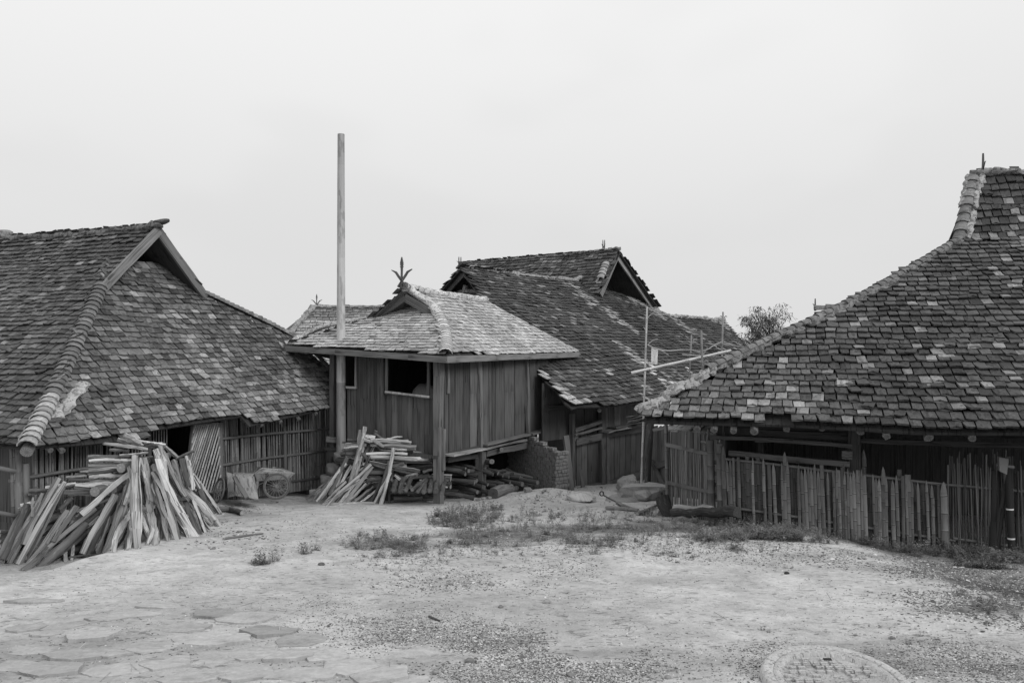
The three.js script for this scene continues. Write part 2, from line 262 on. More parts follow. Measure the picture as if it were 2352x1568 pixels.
// carved fork on a ridge end: spike with two outcurving horns, in the plane of dir and up
function finial(roof, base, h, dir, tone, o = {}) {
  const d = dir.clone().normalize(), up = V(0, 1, 0), nn = d.clone().cross(up).normalize(), at = (x, y) => base.clone().addScaledVector(d, x * h).addScaledVector(up, y * h), list = [];
  const blade = (pts, ws) => sweep(pts.map(([x, y]) => at(x, y)), 4, (k, i) => { const q = [[-1, -1], [1, -1], [1, 1], [-1, 1]][i]; return [q[0] * ws[k] * h, q[1] * 0.03 * h]; }, tone, { up: nn, us: 3, vs: 1 });
  for (const s of o.spike || [0]) list.push(blade([[s - 0.02, -0.05], [s, 0.5], [s, 0.62], [s, 0.66], [s, 0.82], [s, 1]], o.plain ? [0.06, 0.055, 0.05, 0.05, 0.045, 0.035] : [0.03, 0.028, 0.035, 0.03, 0.05, 0.006]));
  if (!o.plain) for (const y of [0.66, 0.72, 0.78]) list.push(bar(at(-0.065, y), at(0.065, y), 0.05 * h, 0.025 * h, tone, { n: 1, j: 0 }));
  for (const s of o.horns || [-1, 1]) { const k = o.spread || 1; list.push(blade(o.fleur ? [[s * 0.05, 0.2], [s * 0.16, 0.5], [s * 0.3, 0.68], [s * 0.45, 0.66], [s * 0.48, 0.5]] : [[-s * 0.16 * k, -0.02], [s * 0.02, 0.2], [s * 0.15 * k, 0.36], [s * 0.24 * k, 0.48], [s * 0.42 * k, 0.57]], o.fleur ? [0.07, 0.06, 0.05, 0.04, 0.02] : [0.025, 0.032, 0.036, 0.034, 0.008])); }
  return part(roof, 'finial', merge(list), M.wood);
}
// a vertical plane for walls: o point, dir level; px helpers put things on it
function wallPlane(a, b) { const dir = b.clone().sub(a).setY(0).normalize(), n = V(0, 1, 0).cross(dir).normalize(); if (n.dot(EYEV.clone().sub(a)) < 0) n.negate(); const w = { o: a.clone(), dir, n, px: (x, y, off = 0) => onPlane(x, y, a.clone().addScaledVector(n, off), n) }; return w; }
function wallBoard(parent, name, w, q, th, tone, off = 0, o = {}) { const [x0, y0, x1, y1, x2, y2, x3, y3] = q.length === 8 ? q : [q[0], q[3], q[1], q[3], q[1], q[2], q[0], q[2]]; return part(parent, name, quadBoard(w.px(x0, y0, off), w.px(x1, y1, off), w.px(x2, y2, off), w.px(x3, y3, off), w.n, th, tone, o), o.mat || M.wood, o.label); }
const sheet = (parent, name, pts, tone, n, th = 0.03, mat = M.wood) => part(parent, name, quadBoard(pts[0], pts[1], pts[2], pts[3], n, th, tone, { j: 0, n: 1 }), mat);
const PX = P;
// ================================================================== THE SETTING: ground
{
  const axis = (lo, hi, step, far) => { const a = []; for (let x = lo; x <= hi + 1e-6; x += step) a.push(x); let s = step * 1.5; for (let x = hi; x < far;) { x += s; s *= 1.35; a.push(Math.min(x, far)); } s = step * 1.5; for (let x = lo; x > -far;) { x -= s; s *= 1.35; a.unshift(Math.max(x, -far)); } return a; };
  const xs = axis(-8, 8, 0.055, 420), zs = axis(-21, -2.6, 0.055, 420), nx = xs.length, nz = zs.length;
  const pos = new Float32Array(nx * nz * 3), uv = new Float32Array(nx * nz * 2), col = new Float32Array(nx * nz * 3), idx = [];
  // patches of darker soil (trodden-in litter, gravelly loam, the bank under the fence) lying on pale sand
  const spots = [[300, 1500, 1.5, 0.6, 0.22], [900, 1530, 1.2, 0.35, 0.22], [700, 1400, 0.9, 0.4, 0.16], [1250, 1420, 1.6, 0.7, 0.2], [1500, 1330, 0.7, 0.3, 0.2], [1150, 1230, 1.7, 1.0, 0.7], [1450, 1215, 1.7, 0.9, 0.72], [1700, 1220, 1.3, 0.6, 0.7], [1950, 1240, 1.2, 0.5, 0.6], [880, 1250, 0.9, 0.5, 0.6], [1000, 1390, 1.1, 0.3, 0.22], [1150, 1470, 0.8, 0.25, 0.3], [1330, 1500, 0.55, 0.2, 0.35], [900, 1460, 0.45, 0.22, 0.25], [1450, 1530, 0.5, 0.18, 0.3], [2250, 1345, 1.1, 0.75, 0.82], [2340, 1400, 0.7, 0.4, 0.75], [2150, 1300, 0.5, 0.3, 0.55], [1950, 1480, 0.5, 0.14, 0.42], [2180, 1530, 0.65, 0.2, 0.45], [2050, 1500, 0.4, 0.12, 0.4], [2000, 1275, 1.0, 0.35, 0.4], [560, 1180, 0.6, 0.5, 0.3], [40, 1300, 0.6, 0.5, 0.35], [1250, 1120, 0.9, 0.6, 0.45], [1400, 1105, 1.2, 0.8, 0.4], [680, 1110, 0.9, 0.6, 0.7], [640, 1480, 0.5, 0.25, 0.15], [200, 1520, 0.9, 0.3, 0.12], [2300, 1480, 0.5, 0.2, 0.25]].map(([x, y, a, b, k]) => ({ c: ground(x, y), a, b, k }));
  for (let j = 0; j < nz; j++) for (let i = 0; i < nx; i++) {
    const k = j * nx + i, x = xs[i], z = zs[j], near = Math.abs(x) < 9 && z > -22;
    pos[k * 3] = x; pos[k * 3 + 1] = H(x, z); pos[k * 3 + 2] = z; uv[k * 2] = x * 0.42; uv[k * 2 + 1] = z * 0.42;
    let t = 0.55;
    if (near) {
      t *= 0.76 + 0.44 * fbm(x * 0.8 + 5, z * 0.8 + 60, 5); t *= 0.76 + 0.46 * fbm(x * 5 + 50, z * 5 + 90, 4); let m = 0;
      for (const s of spots) { const w = 0.75 * (fbm(x * 2.2 + s.a * 9, z * 2.2 + 70, 4) - 0.5), q = Math.hypot((x - s.c.x) / s.a, (z - s.c.z) / s.b) + w * 2.2; m = Math.max(m, s.k * (1 - sstep(0.15, 1.2, q))); }
      t *= 1 - 0.95 * m;
      if (x > 3 && z > -11) t *= 1 - 0.5 * sstep(3.6, 4.4, x + 0.5 * (fbm(x * 2, z * 2, 3) - 0.5));
    } else t *= 0.4;
    col[k * 3] = col[k * 3 + 1] = col[k * 3 + 2] = t;
    if (i && j) idx.push(k, k - nx, k - nx - 1, k, k - nx - 1, k - 1);
  }
  const g = new THREE.BufferGeometry(); g.setAttribute('position', new THREE.BufferAttribute(pos, 3)); g.setAttribute('uv', new THREE.BufferAttribute(uv, 2)); g.setAttribute('color', new THREE.BufferAttribute(col, 3)); g.setIndex(idx.map((_, i) => idx[i - (i % 3) + [0, 2, 1][i % 3]])); g.computeVertexNormals();
  if (g.attributes.normal.getY(nx * 5 + 5) < 0) { g.setIndex(idx); g.computeVertexNormals(); }
  structure('ground', g, M.dirt);
}

// ================================================================== HOUSE L: old tiled house on the left, bamboo walls
const darkTone = (base, light, pl) => (s, t, r) => { const patch = fbm(s * 0.55 + base * 90, t * 0.55 + 7, 3), k = rnd(); return k < pl * (0.4 + 1.6 * sstep(0.45, 0.7, patch)) ? light * rr(0.65, 1.15) : base * (rnd() < 0.14 ? rr(0.45, 0.65) : rr(0.7, 1.38)) * (0.5 + 1.05 * patch); };
{
  const N = P(62, 1022, 10), L = (e, i, h) => V(N.x + 0.407 * e - 0.913 * i, h, N.z - 0.913 * e - 0.407 * i), I = V(-0.913, 0, -0.407), E = V(0.407, 0, -0.913), up = V(0, 1, 0);
  const he = 0.38, hf = 2.57, hp = 3.66;
  const house = thing('tiled_house', 'large old house at left with dark mossy tile roof, open gable and bamboo walls', 'house', G(L(3.4, 3.6, 0).x, L(3.4, 3.6, 0).z));
  const front = planeFrame(L(0, 0, he), L(6.8, 0, he), L(2.36, 1.65, hf)), pf = (x, y) => onPlane(x, y, front.o, front.n);
  const LR = pf(666, 777), LB = L(6.2, 6.3, LR.y);
  const inner = (e) => L(e, 1.98, he + (hf - he) / 1.65 * 1.98);
  const cornersF = [pf(66, 1024), pf(200, 1017), pf(338, 1003), pf(354, 984), pf(425, 973), pf(556, 953), pf(576, 976), pf(602, 969), pf(690, 951), pf(750, 936), pf(782, 929), pf(778, 884), pf(750, 848), pf(708, 807), LR, L(4.52, 1.65, hf), inner(4.15), inner(2.75), L(2.36, 1.65, hf)];
  const left = planeFrame(L(0, 0, he), L(2.36, 1.65, hf), L(2.36, 5.69, hf)), upL = planeFrame(L(2.32, 1.45, hf - 0.04), L(3.42, 1.4, hp), L(3.42, 5.8, hp)), upR = planeFrame(L(4.52, 1.45, hf - 0.04), L(3.42, 1.4, hp), L(3.42, 5.8, hp)), right = planeFrame(LR, L(4.52, 1.65, hf), L(4.52, 5.69, hf)), back = planeFrame(L(0, 7.34, he), L(6.8, 7.34, he), L(2.36, 5.69, hf));
  const tiles = [], tf = darkTone(0.155, 0.36, 0.18), tl = darkTone(0.125, 0.3, 0.12);  // tl darker than tf: weaker light on the left slope painted into its tone
  const o = { w: 0.148, exp: 0.108, th: 0.016, sag: 0.06, bad: 0.05, yaw: 0.06 };
  const cL = [L(0, 0, he), L(2.36, 1.65, hf), L(2.36, 5.69, hf), L(0, 7.34, he)], cUL = [L(2.32, 1.6, hf - 0.04), L(3.42, 1.6, hp), L(3.42, 5.8, hp), L(2.32, 5.8, hf - 0.04)], cUR = [L(4.52, 1.6, hf - 0.04), L(3.42, 1.6, hp), L(3.42, 5.8, hp), L(4.52, 5.8, hf - 0.04)], cR = [LR, L(4.52, 1.65, hf), L(4.52, 5.69, hf), LB], cB = [L(0, 7.34, he), L(6.8, 7.34, he), LB, L(4.52, 5.69, hf), L(2.36, 5.69, hf)];
  const roof = part(house, 'roof', merge([[front, cornersF], [left, cL], [upL, cUL], [upR, cUR], [right, cR], [back, cB]].map(([f, c]) => slab(f, c.map((p) => f.st(p)), -0.045, 0.035, 0.05)).concat([quadBoard(pf(778, 884), L(6.9, 7.2, he), LB, LR, V(0.5, 0.8, -0.3), 0.03, 0.1)])), M.wood);
  layTiles(tiles, front, cornersF, { ...o, tone: tf }); layTiles(tiles, left, cL, { ...o, tone: tl }); layTiles(tiles, upL, cUL, { ...o, tone: tl, bad: 0.07 });
  { const hid = []; layTiles(hid, upR, cUR, { ...o, tone: tl, bad: 0.2 }); hid.forEach((q) => (q.hid = 1)); tiles.push(...hid); }
  putTiles(roof, tiles);
  capRow(roof, [L(-0.05, -0.05, he + 0.03), L(0.7, 0.49, 1.02), L(1.6, 1.12, 1.86), L(2.36, 1.63, hf + 0.05)], 36, 0.115, (t) => t < 0.27 ? 0.46 : 0.2, {});
  capRow(roof, [pf(778, 882), pf(750, 846), pf(708, 805), pf(666, 775), L(4.5, 1.63, hf)].map((p) => p.clone().add(V(0, 0.05, 0))), 32, 0.1, 0.2);
  mortarBed(roof, [L(3.42, 1.54, hp + 0.07), L(3.42, 1.8, hp + 0.02), L(3.42, 3.5, hp), L(3.42, 5.75, hp + 0.02)], 0.085, 0.2, { rough: 0.8 });
  part(roof, 'ridge_mortar', lump(L(3.42, 5.6, hp + 0.09), 0.16, 0.1, 0.14, 0.34, {}), M.mortar);
  part(roof, 'ridge_tile', lump(L(3.44, 1.5, hp + 0.1), 0.13, 0.045, 0.12, 0.12, { tilt: 0.25, flat: 0.7 }), M.tile); part(roof, 'ridge_tile', lump(L(3.38, 1.53, hp + 0.04), 0.1, 0.05, 0.1, 0.16, { flat: 0.7 }), M.tile);
  mortarBed(roof, [[0.32, 0.08, 0.02], [0.55, 0.2, 0.015], [0.85, 0.4, 0.02], [1.0, 0.5, 0.01]].map(([e, i, h]) => front.at(...front.st(L(e + 0.14, i + 0.02, 0)), 0).add(V(0, 0, 0))).map((p, k) => { const e = [0.36, 0.6, 0.9, 1.05][k], q = L(e + 0.12, e * 0.52, he + e * 0.52 * (hf - he) / 1.65); return q.addScaledVector(front.n, 0.02); }), 0.07, 0.5, { rough: 1.1, wide: 1.6, name: 'mortar_patch' });
  // gable: barge boards, the dark loft behind them, straw pushed under the tiles
  part(house, 'barge_board', bar(L(2.34, 1.57, hf - 0.03), L(3.43, 1.55, hp - 0.03), 0.15, 0.045, 0.27, { up: I, j: 0.006 }), M.wood);
  part(house, 'barge_board', bar(L(4.52, 1.57, hf - 0.05), L(3.41, 1.555, hp - 0.03), 0.15, 0.045, 0.2, { up: I, j: 0.006 }), M.wood);
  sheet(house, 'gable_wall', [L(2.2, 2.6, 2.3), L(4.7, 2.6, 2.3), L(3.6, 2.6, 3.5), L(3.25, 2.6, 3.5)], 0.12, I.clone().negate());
  { const st = []; for (let i = 0; i < 130; i++) { const a = L(rr(2.85, 3.1), rr(2.0, 2.2), rr(2.88, 3.02)), b = L(rr(2.6, 3.4), rr(1.7, 1.9), rr(2.66, 2.8)); st.push(rod(a, b, 0.006, 0.004, rr(0.07, 0.2), { n: 2, sides: 4, bend: 0.06 })); } part(house, 'straw_tuft', merge(st), M.bamboo).userData.kind = 'stuff'; }
  for (const [x, y] of [[128, 1030], [154, 1029], [330, 1004], [612, 975], [655, 967], [694, 957], [735, 947]]) { const [s, t] = front.st(pf(x, y)); part(house, 'rafter', rod(front.at(s, t + (x < 200 ? 0.12 : 0.8), -0.13), front.at(s, t + rr(-0.02, 0.04), -0.1), 0.04, 0.038, 0.16, { end: 0.26, n: 2 }), M.wood); }
  part(house, 'hip_beam', rod(L(0.5, 0.4, he + 0.26), L(0.0, 0.02, he - 0.07), 0.07, 0.075, 0.2, { end: 0.3, sides: 12 }), M.wood);
  // walls
  const w = wallPlane(L(0.3, 0.55, 0), L(6.4, 0.55, 0)), wall = part(house, 'wall', merge([quadBoard(L(0.5, 6.8, -2.2), L(0.5, 0.62, -2.2), L(0.5, 0.62, 0.9), L(0.5, 6.8, 0.9), E.clone().negate(), 0.05, 0.12), quadBoard(L(6.3, 0.6, -2.2), L(6.3, 6.8, -2.2), L(6.3, 6.8, 0.9), L(6.3, 0.6, 0.9), E, 0.05, 0.12), quadBoard(L(6.3, 6.8, -2.2), L(0.5, 6.8, -2.2), L(0.5, 6.8, 0.9), L(6.3, 6.8, 0.9), I, 0.05, 0.12)]), M.wood);
  const base = (x) => 1119 + (660 - x) * 0.13;
  for (let x = 509; x < 760; x += rr(2.6, 4.4)) { const dx = rr(-5, 3) - 2, tone = rr(0.11, 0.27); part(wall, 'bamboo_stick', bambooRod(w.px(x, base(x) + 12, rr(-0.02, 0.02)), w.px(x + dx, 962 - (x - 500) * 0.12 - rr(0, 8), rr(-0.03, 0.02)), rr(0.013, 0.021), rr(0.012, 0.019), tone, { sides: 6, step: 0.4 }), M.bamboo); }  // toned darker than the left section: eave shadow put into the bamboo colour
  for (let x = 76; x < 345; x += rr(4, 7.5)) { const dx = rr(-3, 5); part(wall, 'bamboo_stick', bambooRod(w.px(x, 1180 - x * 0.05, rr(-0.02, 0.02)), w.px(x + dx, 1012, rr(-0.03, 0.02)), rr(0.013, 0.021), 0.015, rr(0.16, 0.34), { sides: 6, step: 0.4 }), M.bamboo); }
  for (const [x0, y0, x1, y1, t] of [[503, 1008, 765, 984, 0.14], [503, 1069, 765, 1034, 0.15], [20, 1104, 345, 1052, 0.2], [503, 1128, 765, 1094, 0.1]]) part(wall, 'rail', rod(w.px(x0, y0, 0.035), w.px(x1, y1, 0.035), 0.026, 0.024, t, { n: 5, bend: 0.006 }), M.bamboo);
  for (const [x, y0, y1, r, t] of [[655, 980, 1125, 0.045, 0.1], [42, 1030, 1200, 0.06, 0.22], [58, 1064, 1190, 0.06, 0.24], [508, 970, 1140, 0.035, 0.16], [343, 985, 1140, 0.04, 0.08]]) part(wall, 'post', rod(w.px(x, y1, x < 300 ? 0.1 : 0.03), w.px(x - 2, y0, x < 300 ? 0.1 : 0.03), r, r * 0.95, t, { end: 0.3 }), M.bamboo);
  for (const x of [24, 29, 34]) part(wall, 'bamboo_stick', bambooRod(w.px(x + 6, 1200, 0.1), w.px(x, 1028, 0.1), 0.02, 0.02, rr(0.12, 0.2)), M.bamboo);
  for (const [x0, y0, x1, y1] of [[-30, 1070, 34, 1082], [-30, 1172, 40, 1186]]) part(wall, 'rail', rod(w.px(x0, y0, 0.16), w.px(x1, y1, 0.16), 0.03, 0.028, 0.2, { end: 0.3 }), M.bamboo);
  for (let x = 352; x < 385; x += 6) part(wall, 'bamboo_stick', bambooRod(w.px(x, 1022, -0.05), w.px(x, 985, -0.05), 0.01, 0.01, 0.3, { sides: 5 }), M.bamboo);
  // door of slanted bamboo in a frame
  const q = [[442, 978], [500, 972], [506, 1125], [424, 1140]], tl2 = (u, v) => { const a = [lerp(q[0][0], q[1][0], u), lerp(q[0][1], q[1][1], u)], b = [lerp(q[3][0], q[2][0], u), lerp(q[3][1], q[2][1], u)]; return w.px(lerp(a[0], b[0], v), lerp(a[1], b[1], v), 0.1); };
  const door = part(house, 'door', merge([bar(tl2(0, 0), tl2(0, 1), 0.04, 0.04, 0.16, { up: w.n }), bar(tl2(1, 0), tl2(1, 1), 0.05, 0.04, 0.22, { up: w.n }), bar(tl2(0, 0), tl2(1, 0), 0.04, 0.04, 0.2, { up: w.n }), bar(tl2(0, 1), tl2(1, 1), 0.04, 0.04, 0.2, { up: w.n })]), M.bamboo, 'door panel of slanting split bamboo');
  for (let k = 0.1; k < 2.75; k += 0.142) { const u0 = clamp((k - 1) / 1.6), v0 = k - u0 * 1.6, u1 = clamp(k / 1.6), v1 = k - u1 * 1.6; if (v0 > 1.01 || u1 - u0 < 0.02) continue; const off = w.n.clone().multiplyScalar(0.02); part(door, 'slat', bambooRod(tl2(u0, clamp(v0)).add(off), tl2(u1, clamp(v1)).add(off), 0.017, 0.016, rr(0.34, 0.55), { sides: 6 }), M.bamboo); }
  sheet(house, 'dirt_floor', [L(0.6, 6.7, -1.75), L(0.6, 0.7, -1.6), L(6.2, 0.7, -1.35), L(6.2, 6.7, -1.75)], 0.5, up, 0.05, M.dirt);
}

// ================================================================== HOUSE C: small plank house with the new light roof
let poleAt;
{
  const Cn = P(1023, 815, 14), C = (l, r, h) => V(Cn.x - 0.893 * l + 0.45 * r, h, Cn.z - 0.45 * l - 0.893 * r), l_ = V(-0.893, 0, -0.45), r_ = V(0.45, 0, -0.893), up = V(0, 1, 0);
  const house = thing('plank_house', 'small dark plank house on stilts with light new tile roof, centre', 'house', G(C(1.6, 2.5, 0).x, C(1.6, 2.5, 0).z));
  const Pk = P(925, 664, 15.85), Re = P(1112, 690, 19.04), Lc = P(655, 793, 15.66);
  const right = planeFrame(Cn, Pk, Re), pr = (x, y) => onPlane(x, y, right.o, right.n), FR = pr(1004, 724), Er = pr(1330, 809);
  const front = planeFrame(Cn, Lc, FR), pf = (x, y) => onPlane(x, y, front.o, front.n), FL = pf(846, 733);
  const left = planeFrame(Lc, FL, Pk), bk = Re.clone().add(Lc).sub(Pk).addScaledVector(r_, 1.0);
  const inn = (p) => p.clone().addScaledVector(front.f, 0.5);
  const cF = [Cn, Lc, FL, inn(FL).lerp(inn(FR), 0.12), inn(FR).lerp(inn(FL), 0.12), FR], cR = [Cn, FR, pr(950, 668), Re, Er], cL = [Lc, FL, onPlane(921, 664, left.o, left.n), Re.clone().addScaledVector(left.n, -0.02), bk].map((p) => p.clone().addScaledVector(left.n, -left.n.dot(p.clone().sub(left.o))));
  const tiles = [], tone = (s, t) => 0.53 * rr(0.8, 1.16) * (0.72 + 0.5 * fbm(s * 0.9 + 3, t * 0.9 + 8, 3)) * (rnd() < 0.06 ? 0.6 : 1), o = { w: 0.17, exp: 0.115, th: 0.012, sag: 0.015, wob: 0.12, bad: 0, yaw: 0.02, roll: 0.02, gapx: 0.005, tone };
  const roof = part(house, 'roof', merge([[front, cF], [right, cR], [left, cL]].map(([f, c]) => slab(f, c.map((p) => f.st(p)), -0.04, 0.03, 0.08))), M.wood);
  layTiles(tiles, front, cF, o); layTiles(tiles, right, cR, o); { const h = []; layTiles(h, left, cL, { ...o, tone: () => rr(0.09, 0.2), bad: 0.1 }); h.forEach((q) => (q.hid = 1)); tiles.push(...h); }
  putTiles(roof, tiles);
  const hf = (x, y, h = 0.05) => pr(x, y).addScaledVector(right.n, h);
  capRow(roof, [Cn.clone().add(V(0, 0.04, 0.03)), hf(1022, 785, 0.03), hf(1016, 750, 0.03), hf(1004, 722, 0.04)], 17, 0.125, 0.74, { mat: M.mortar, lip: 0.007 });
  mortarBed(roof, [hf(1006, 728, 0.04), hf(990, 706, 0.04), hf(962, 684, 0.04), hf(930, 664, 0.05), hf(922, 661, 0.06)], 0.1, 0.68, { rough: 0.25, wob: 0.2, name: 'verge_mortar' });
  mortarBed(roof, [Pk.clone().add(V(0.02, 0.04, 0)), Pk.clone().lerp(Re, 0.33).add(V(0, 0.01, 0)), Pk.clone().lerp(Re, 0.66), Re.clone().add(V(0, 0.02, 0))], 0.11, 0.68, { rough: 0.25, wob: 0.25 });
  mortarBed(roof, [Lc.clone().add(V(0, 0.03, 0)), pf(750, 751).addScaledVector(front.n, 0.03), pf(790, 741).addScaledVector(front.n, 0.03), FL.clone().addScaledVector(front.n, 0.02)], 0.065, 0.55, { rough: 0.6 });
  finial(roof, Pk.clone().add(V(-0.02, 0.06, 0)), 0.58, l_.clone().negate(), 0.13);
  // gable boards and the dark loft
  const gd = l_.clone(), k0 = r_.clone().multiplyScalar(0.06), pk2 = Pk.clone().add(k0).add(V(0, -0.16, 0));
  part(house, 'barge_board', bar(FR.clone().add(k0).add(V(-0.02, -0.03, 0)), pk2.clone(), 0.15, 0.04, 0.13, { up: r_ }), M.wood);
  part(house, 'barge_board', bar(pf(850, 731).add(k0).add(V(0, -0.02, 0)), pk2.clone().addScaledVector(r_, 0.004), 0.15, 0.04, 0.11, { up: r_ }), M.wood);
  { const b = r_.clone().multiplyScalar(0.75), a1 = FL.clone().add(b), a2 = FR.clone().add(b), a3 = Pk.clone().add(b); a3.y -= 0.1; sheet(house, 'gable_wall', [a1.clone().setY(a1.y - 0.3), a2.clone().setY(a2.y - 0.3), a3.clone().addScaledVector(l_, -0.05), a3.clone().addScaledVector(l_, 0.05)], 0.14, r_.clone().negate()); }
  const drop = V(0, -0.06, 0);
  part(house, 'fascia', bar(Lc.clone().add(drop), Cn.clone().add(drop).add(V(0.02, -0.02, 0.03)), 0.035, 0.11, 0.2, { up, n: 5 }), M.wood);
  part(house, 'fascia', bar(Cn.clone().add(drop).add(V(0.02, -0.02, 0.03)), Er.clone().add(drop), 0.035, 0.115, 0.27, { up, n: 5 }), M.wood);
  part(house, 'fascia', bar(Lc.clone().add(drop), bk.clone().add(drop), 0.035, 0.11, 0.2, { up, n: 5 }), M.wood);
  const fl = -0.37;
  // rear and hidden sides added to keep the inside and underside dark; floor
  part(house, 'wall', quadBoard(C(2.9, 4.7, -2.3), C(2.9, 0.55, -2.3), C(2.9, 0.45, 1.6), C(2.9, 4.7, 1.6), l_, 0.04, 0.08), M.wood); part(house, 'wall', quadBoard(C(0.5, 4.7, -2.5), C(2.9, 4.7, -2.5), C(2.9, 4.7, 1.5), C(0.4, 4.7, 1.42), r_, 0.04, 0.08), M.wood);
  sheet(house, 'floor', [C(2.95, 0.3, fl), C(0.35, 0.3, fl), C(0.35, 4.75, fl), C(2.95, 4.75, fl)], 0.08, up, 0.06);
  // front (left) wall
  const lw = wallPlane(C(0.4, 0.4, 0), C(2.9, 0.4, 0)), wl = part(house, 'wall', bar(lw.px(762, 1041, 0), lw.px(1000, 1052, 0), 0.06, 0.09, 0.14, { up }), M.wood, 'front plank wall with two open windows'); part(wl, 'beam', bar(lw.px(762, 812, -0.03), lw.px(1000, 824, -0.03), 0.05, 0.08, 0.12, { up }), M.wood);
  const yb = (x) => 1040 + (x - 800) * 0.05;
  for (const [a, b, top, tn, off] of [[797, 818, 893, 0.12, 0], [818, 843, 806, 0.085, -0.01], [843, 858, 806, 0.1, -0.004], [858, 869, 806, 0.07, -0.01], [887, 899, 905, 0.09, 0], [899, 912, 906, 0.15, 0.004], [912, 923, 908, 0.08, -0.004], [923, 935, 909, 0.1, 0], [935, 946, 911, 0.13, 0], [946, 960, 912, 0.1, 0.003], [960, 975, 914, 0.1, -0.003], [975, 998, 915, 0.075, -0.01]]) wallBoard(wl, 'plank', lw, [a + 0.6, yb(a), b - 0.3, yb(b), b - 0.3 + rr(-0.5, 0.5), top, a + 0.6, top], 0.025, tn * 1.05, off);
  wallBoard(wl, 'plank', lw, [987, 826, 998, 915], 0.025, 0.1, -0.01);
  for (const [x, wd, y0, y1, tn, off] of [[765, 0.1, 808, 1048, 0.12, 0.02], [877, 0.12, 812, 1052, 0.11, 0.03]]) part(wl, 'post', bar(lw.px(x, y1, off), lw.px(x, y0, off), wd, wd, tn, { up: lw.n, n: 4 }), M.wood);
  const win = part(house, 'window', merge([bar(lw.px(888, 905, 0.03), lw.px(888, 815, 0.03), 0.03, 0.04, 0.26, { up: lw.n }), bar(lw.px(984, 915, 0.02), lw.px(984, 822, 0.02), 0.05, 0.04, 0.13, { up: lw.n })]), M.wood, 'wide open window with pale bamboo sill');
  part(win, 'sill', bambooRod(lw.px(885, 900, 0.06), lw.px(987, 912, 0.06), 0.026, 0.024, 0.46, { step: 0.13 }), M.bamboo);
  const win2 = part(house, 'window', bar(lw.px(817, 892, 0.03), lw.px(817, 812, 0.03), 0.025, 0.04, 0.3, { up: lw.n }), M.wood, 'narrow window beside the pole');
  part(win2, 'sill', bar(lw.px(795, 889, 0.04), lw.px(819, 890, 0.04), 0.04, 0.04, 0.42, { up }), M.wood);
  part(house, 'beam', bar(lw.px(750, 1008, 0.15), lw.px(776, 1011, 0.05), 0.1, 0.1, 0.15, { up }), M.wood);
  part(house, 'stilt', bar(G(C(2.85, 0.4).x, C(2.85, 0.4).z, -0.1), C(2.85, 0.4, fl), 0.14, 0.14, 0.1, { up: l_ }), M.wood);
  // side (right) wall
  const rw = wallPlane(C(0.4, 0.4, 0), C(0.4, 4.6, 0)), wr = part(house, 'wall', merge([bar(rw.px(1022, 826, -0.05), rw.px(1250, 818, -0.05), 0.05, 0.08, 0.07, { up })]), M.wood, 'side wall of upright weathered planks'), yr = (x) => 1050 - (x - 1021) * 0.262;
  const ed = [1021, 1031, 1045, 1063, 1079, 1096, 1109, 1123.5, 1130, 1138, 1159, 1183, 1205], tn = [0.19, 0.16, 0.18, 0.13, 0.32, 0.2, 0.25, 0.22, 0.16, 0.2, 0.24, 0.2];
  for (let i = 0; i < 12; i++) { if (i === 5) continue; const a = ed[i] + 0.5, b = ed[i + 1] - 0.5 - (i % 3 === 0 ? 0.7 : 0); wallBoard(wr, 'plank', rw, [a, yr(a), b, yr(b) - rr(0, 2), b + rr(-1, 1), 812, a + rr(-1, 1), 812], 0.025, tn[i] * 0.58, rr(-0.012, 0.012), { n: 4, j: 0.006 }); }
  for (const [a, b, t] of [[1217, 1229, 0.1], [1229, 1242, 0.09], [1242, 1258, 0.08]]) wallBoard(wr, 'plank', rw, [a, yr(a), b, yr(b), b, 812, a, 812], 0.025, t, -0.01);
  for (const [x, wd, t] of [[1102, 0.1, 0.22], [1211, 0.1, 0.17]]) part(wr, 'post', bar(rw.px(x + 2, yr(x) + 8, 0.03), rw.px(x - 2, 814, 0.03), wd, 0.08, t, { up: rw.n, n: 5, j: 0.01 }), M.wood);
  const cp = C(0.38, 0.38, 0);
  part(house, 'corner_post', bar(G(cp.x, cp.z, -0.1), cp.clone().setY(1.55), 0.15, 0.14, 0.19, { up: rw.n, n: 6, j: 0.008 }), M.wood);
  part(house, 'corner_strip', bar(rw.px(1019, 1080, 0.12), rw.px(1020, 985, 0.12), 0.06, 0.04, 0.2, { up: rw.n }), M.wood);
  part(house, 'corner_strip', bar(rw.px(1030, 903, 0.03), rw.px(1029, 826, 0.03), 0.06, 0.03, 0.24, { up: rw.n }), M.wood);
  // ledges, floor beams, stilts under the side wall
  part(house, 'ledge', bar(rw.px(1028, 1046, 0.16), rw.px(1108, 1030, 0.12), 0.26, 0.035, 0.4, { up, j: 0.008 }), M.wood, 'pale ledge board by the corner');
  part(house, 'ledge', bar(rw.px(1112, 1022, 0.1), rw.px(1212, 998, 0.1), 0.16, 0.03, 0.2, { up, j: 0.008 }), M.wood);
  part(house, 'ledge', bar(rw.px(1114, 1030, 0.13), rw.px(1206, 1010, 0.13), 0.12, 0.035, 0.24, { up, j: 0.008 }), M.wood);
  part(house, 'ledge', bar(rw.px(1216, 997, 0.1), rw.px(1268, 983, 0.1), 0.18, 0.04, 0.17, { up, j: 0.008 }), M.wood);
  part(house, 'beam', bar(rw.px(1024, 1056, -0.05), rw.px(1110, 1042, -0.05), 0.12, 0.1, 0.12, { up, bend: 0.01 }), M.wood);
  part(house, 'beam', bar(rw.px(1112, 1042, 0.04), rw.px(1206, 1021, 0.04), 0.14, 0.12, 0.15, { up, bend: 0.01, j: 0.012 }), M.wood);
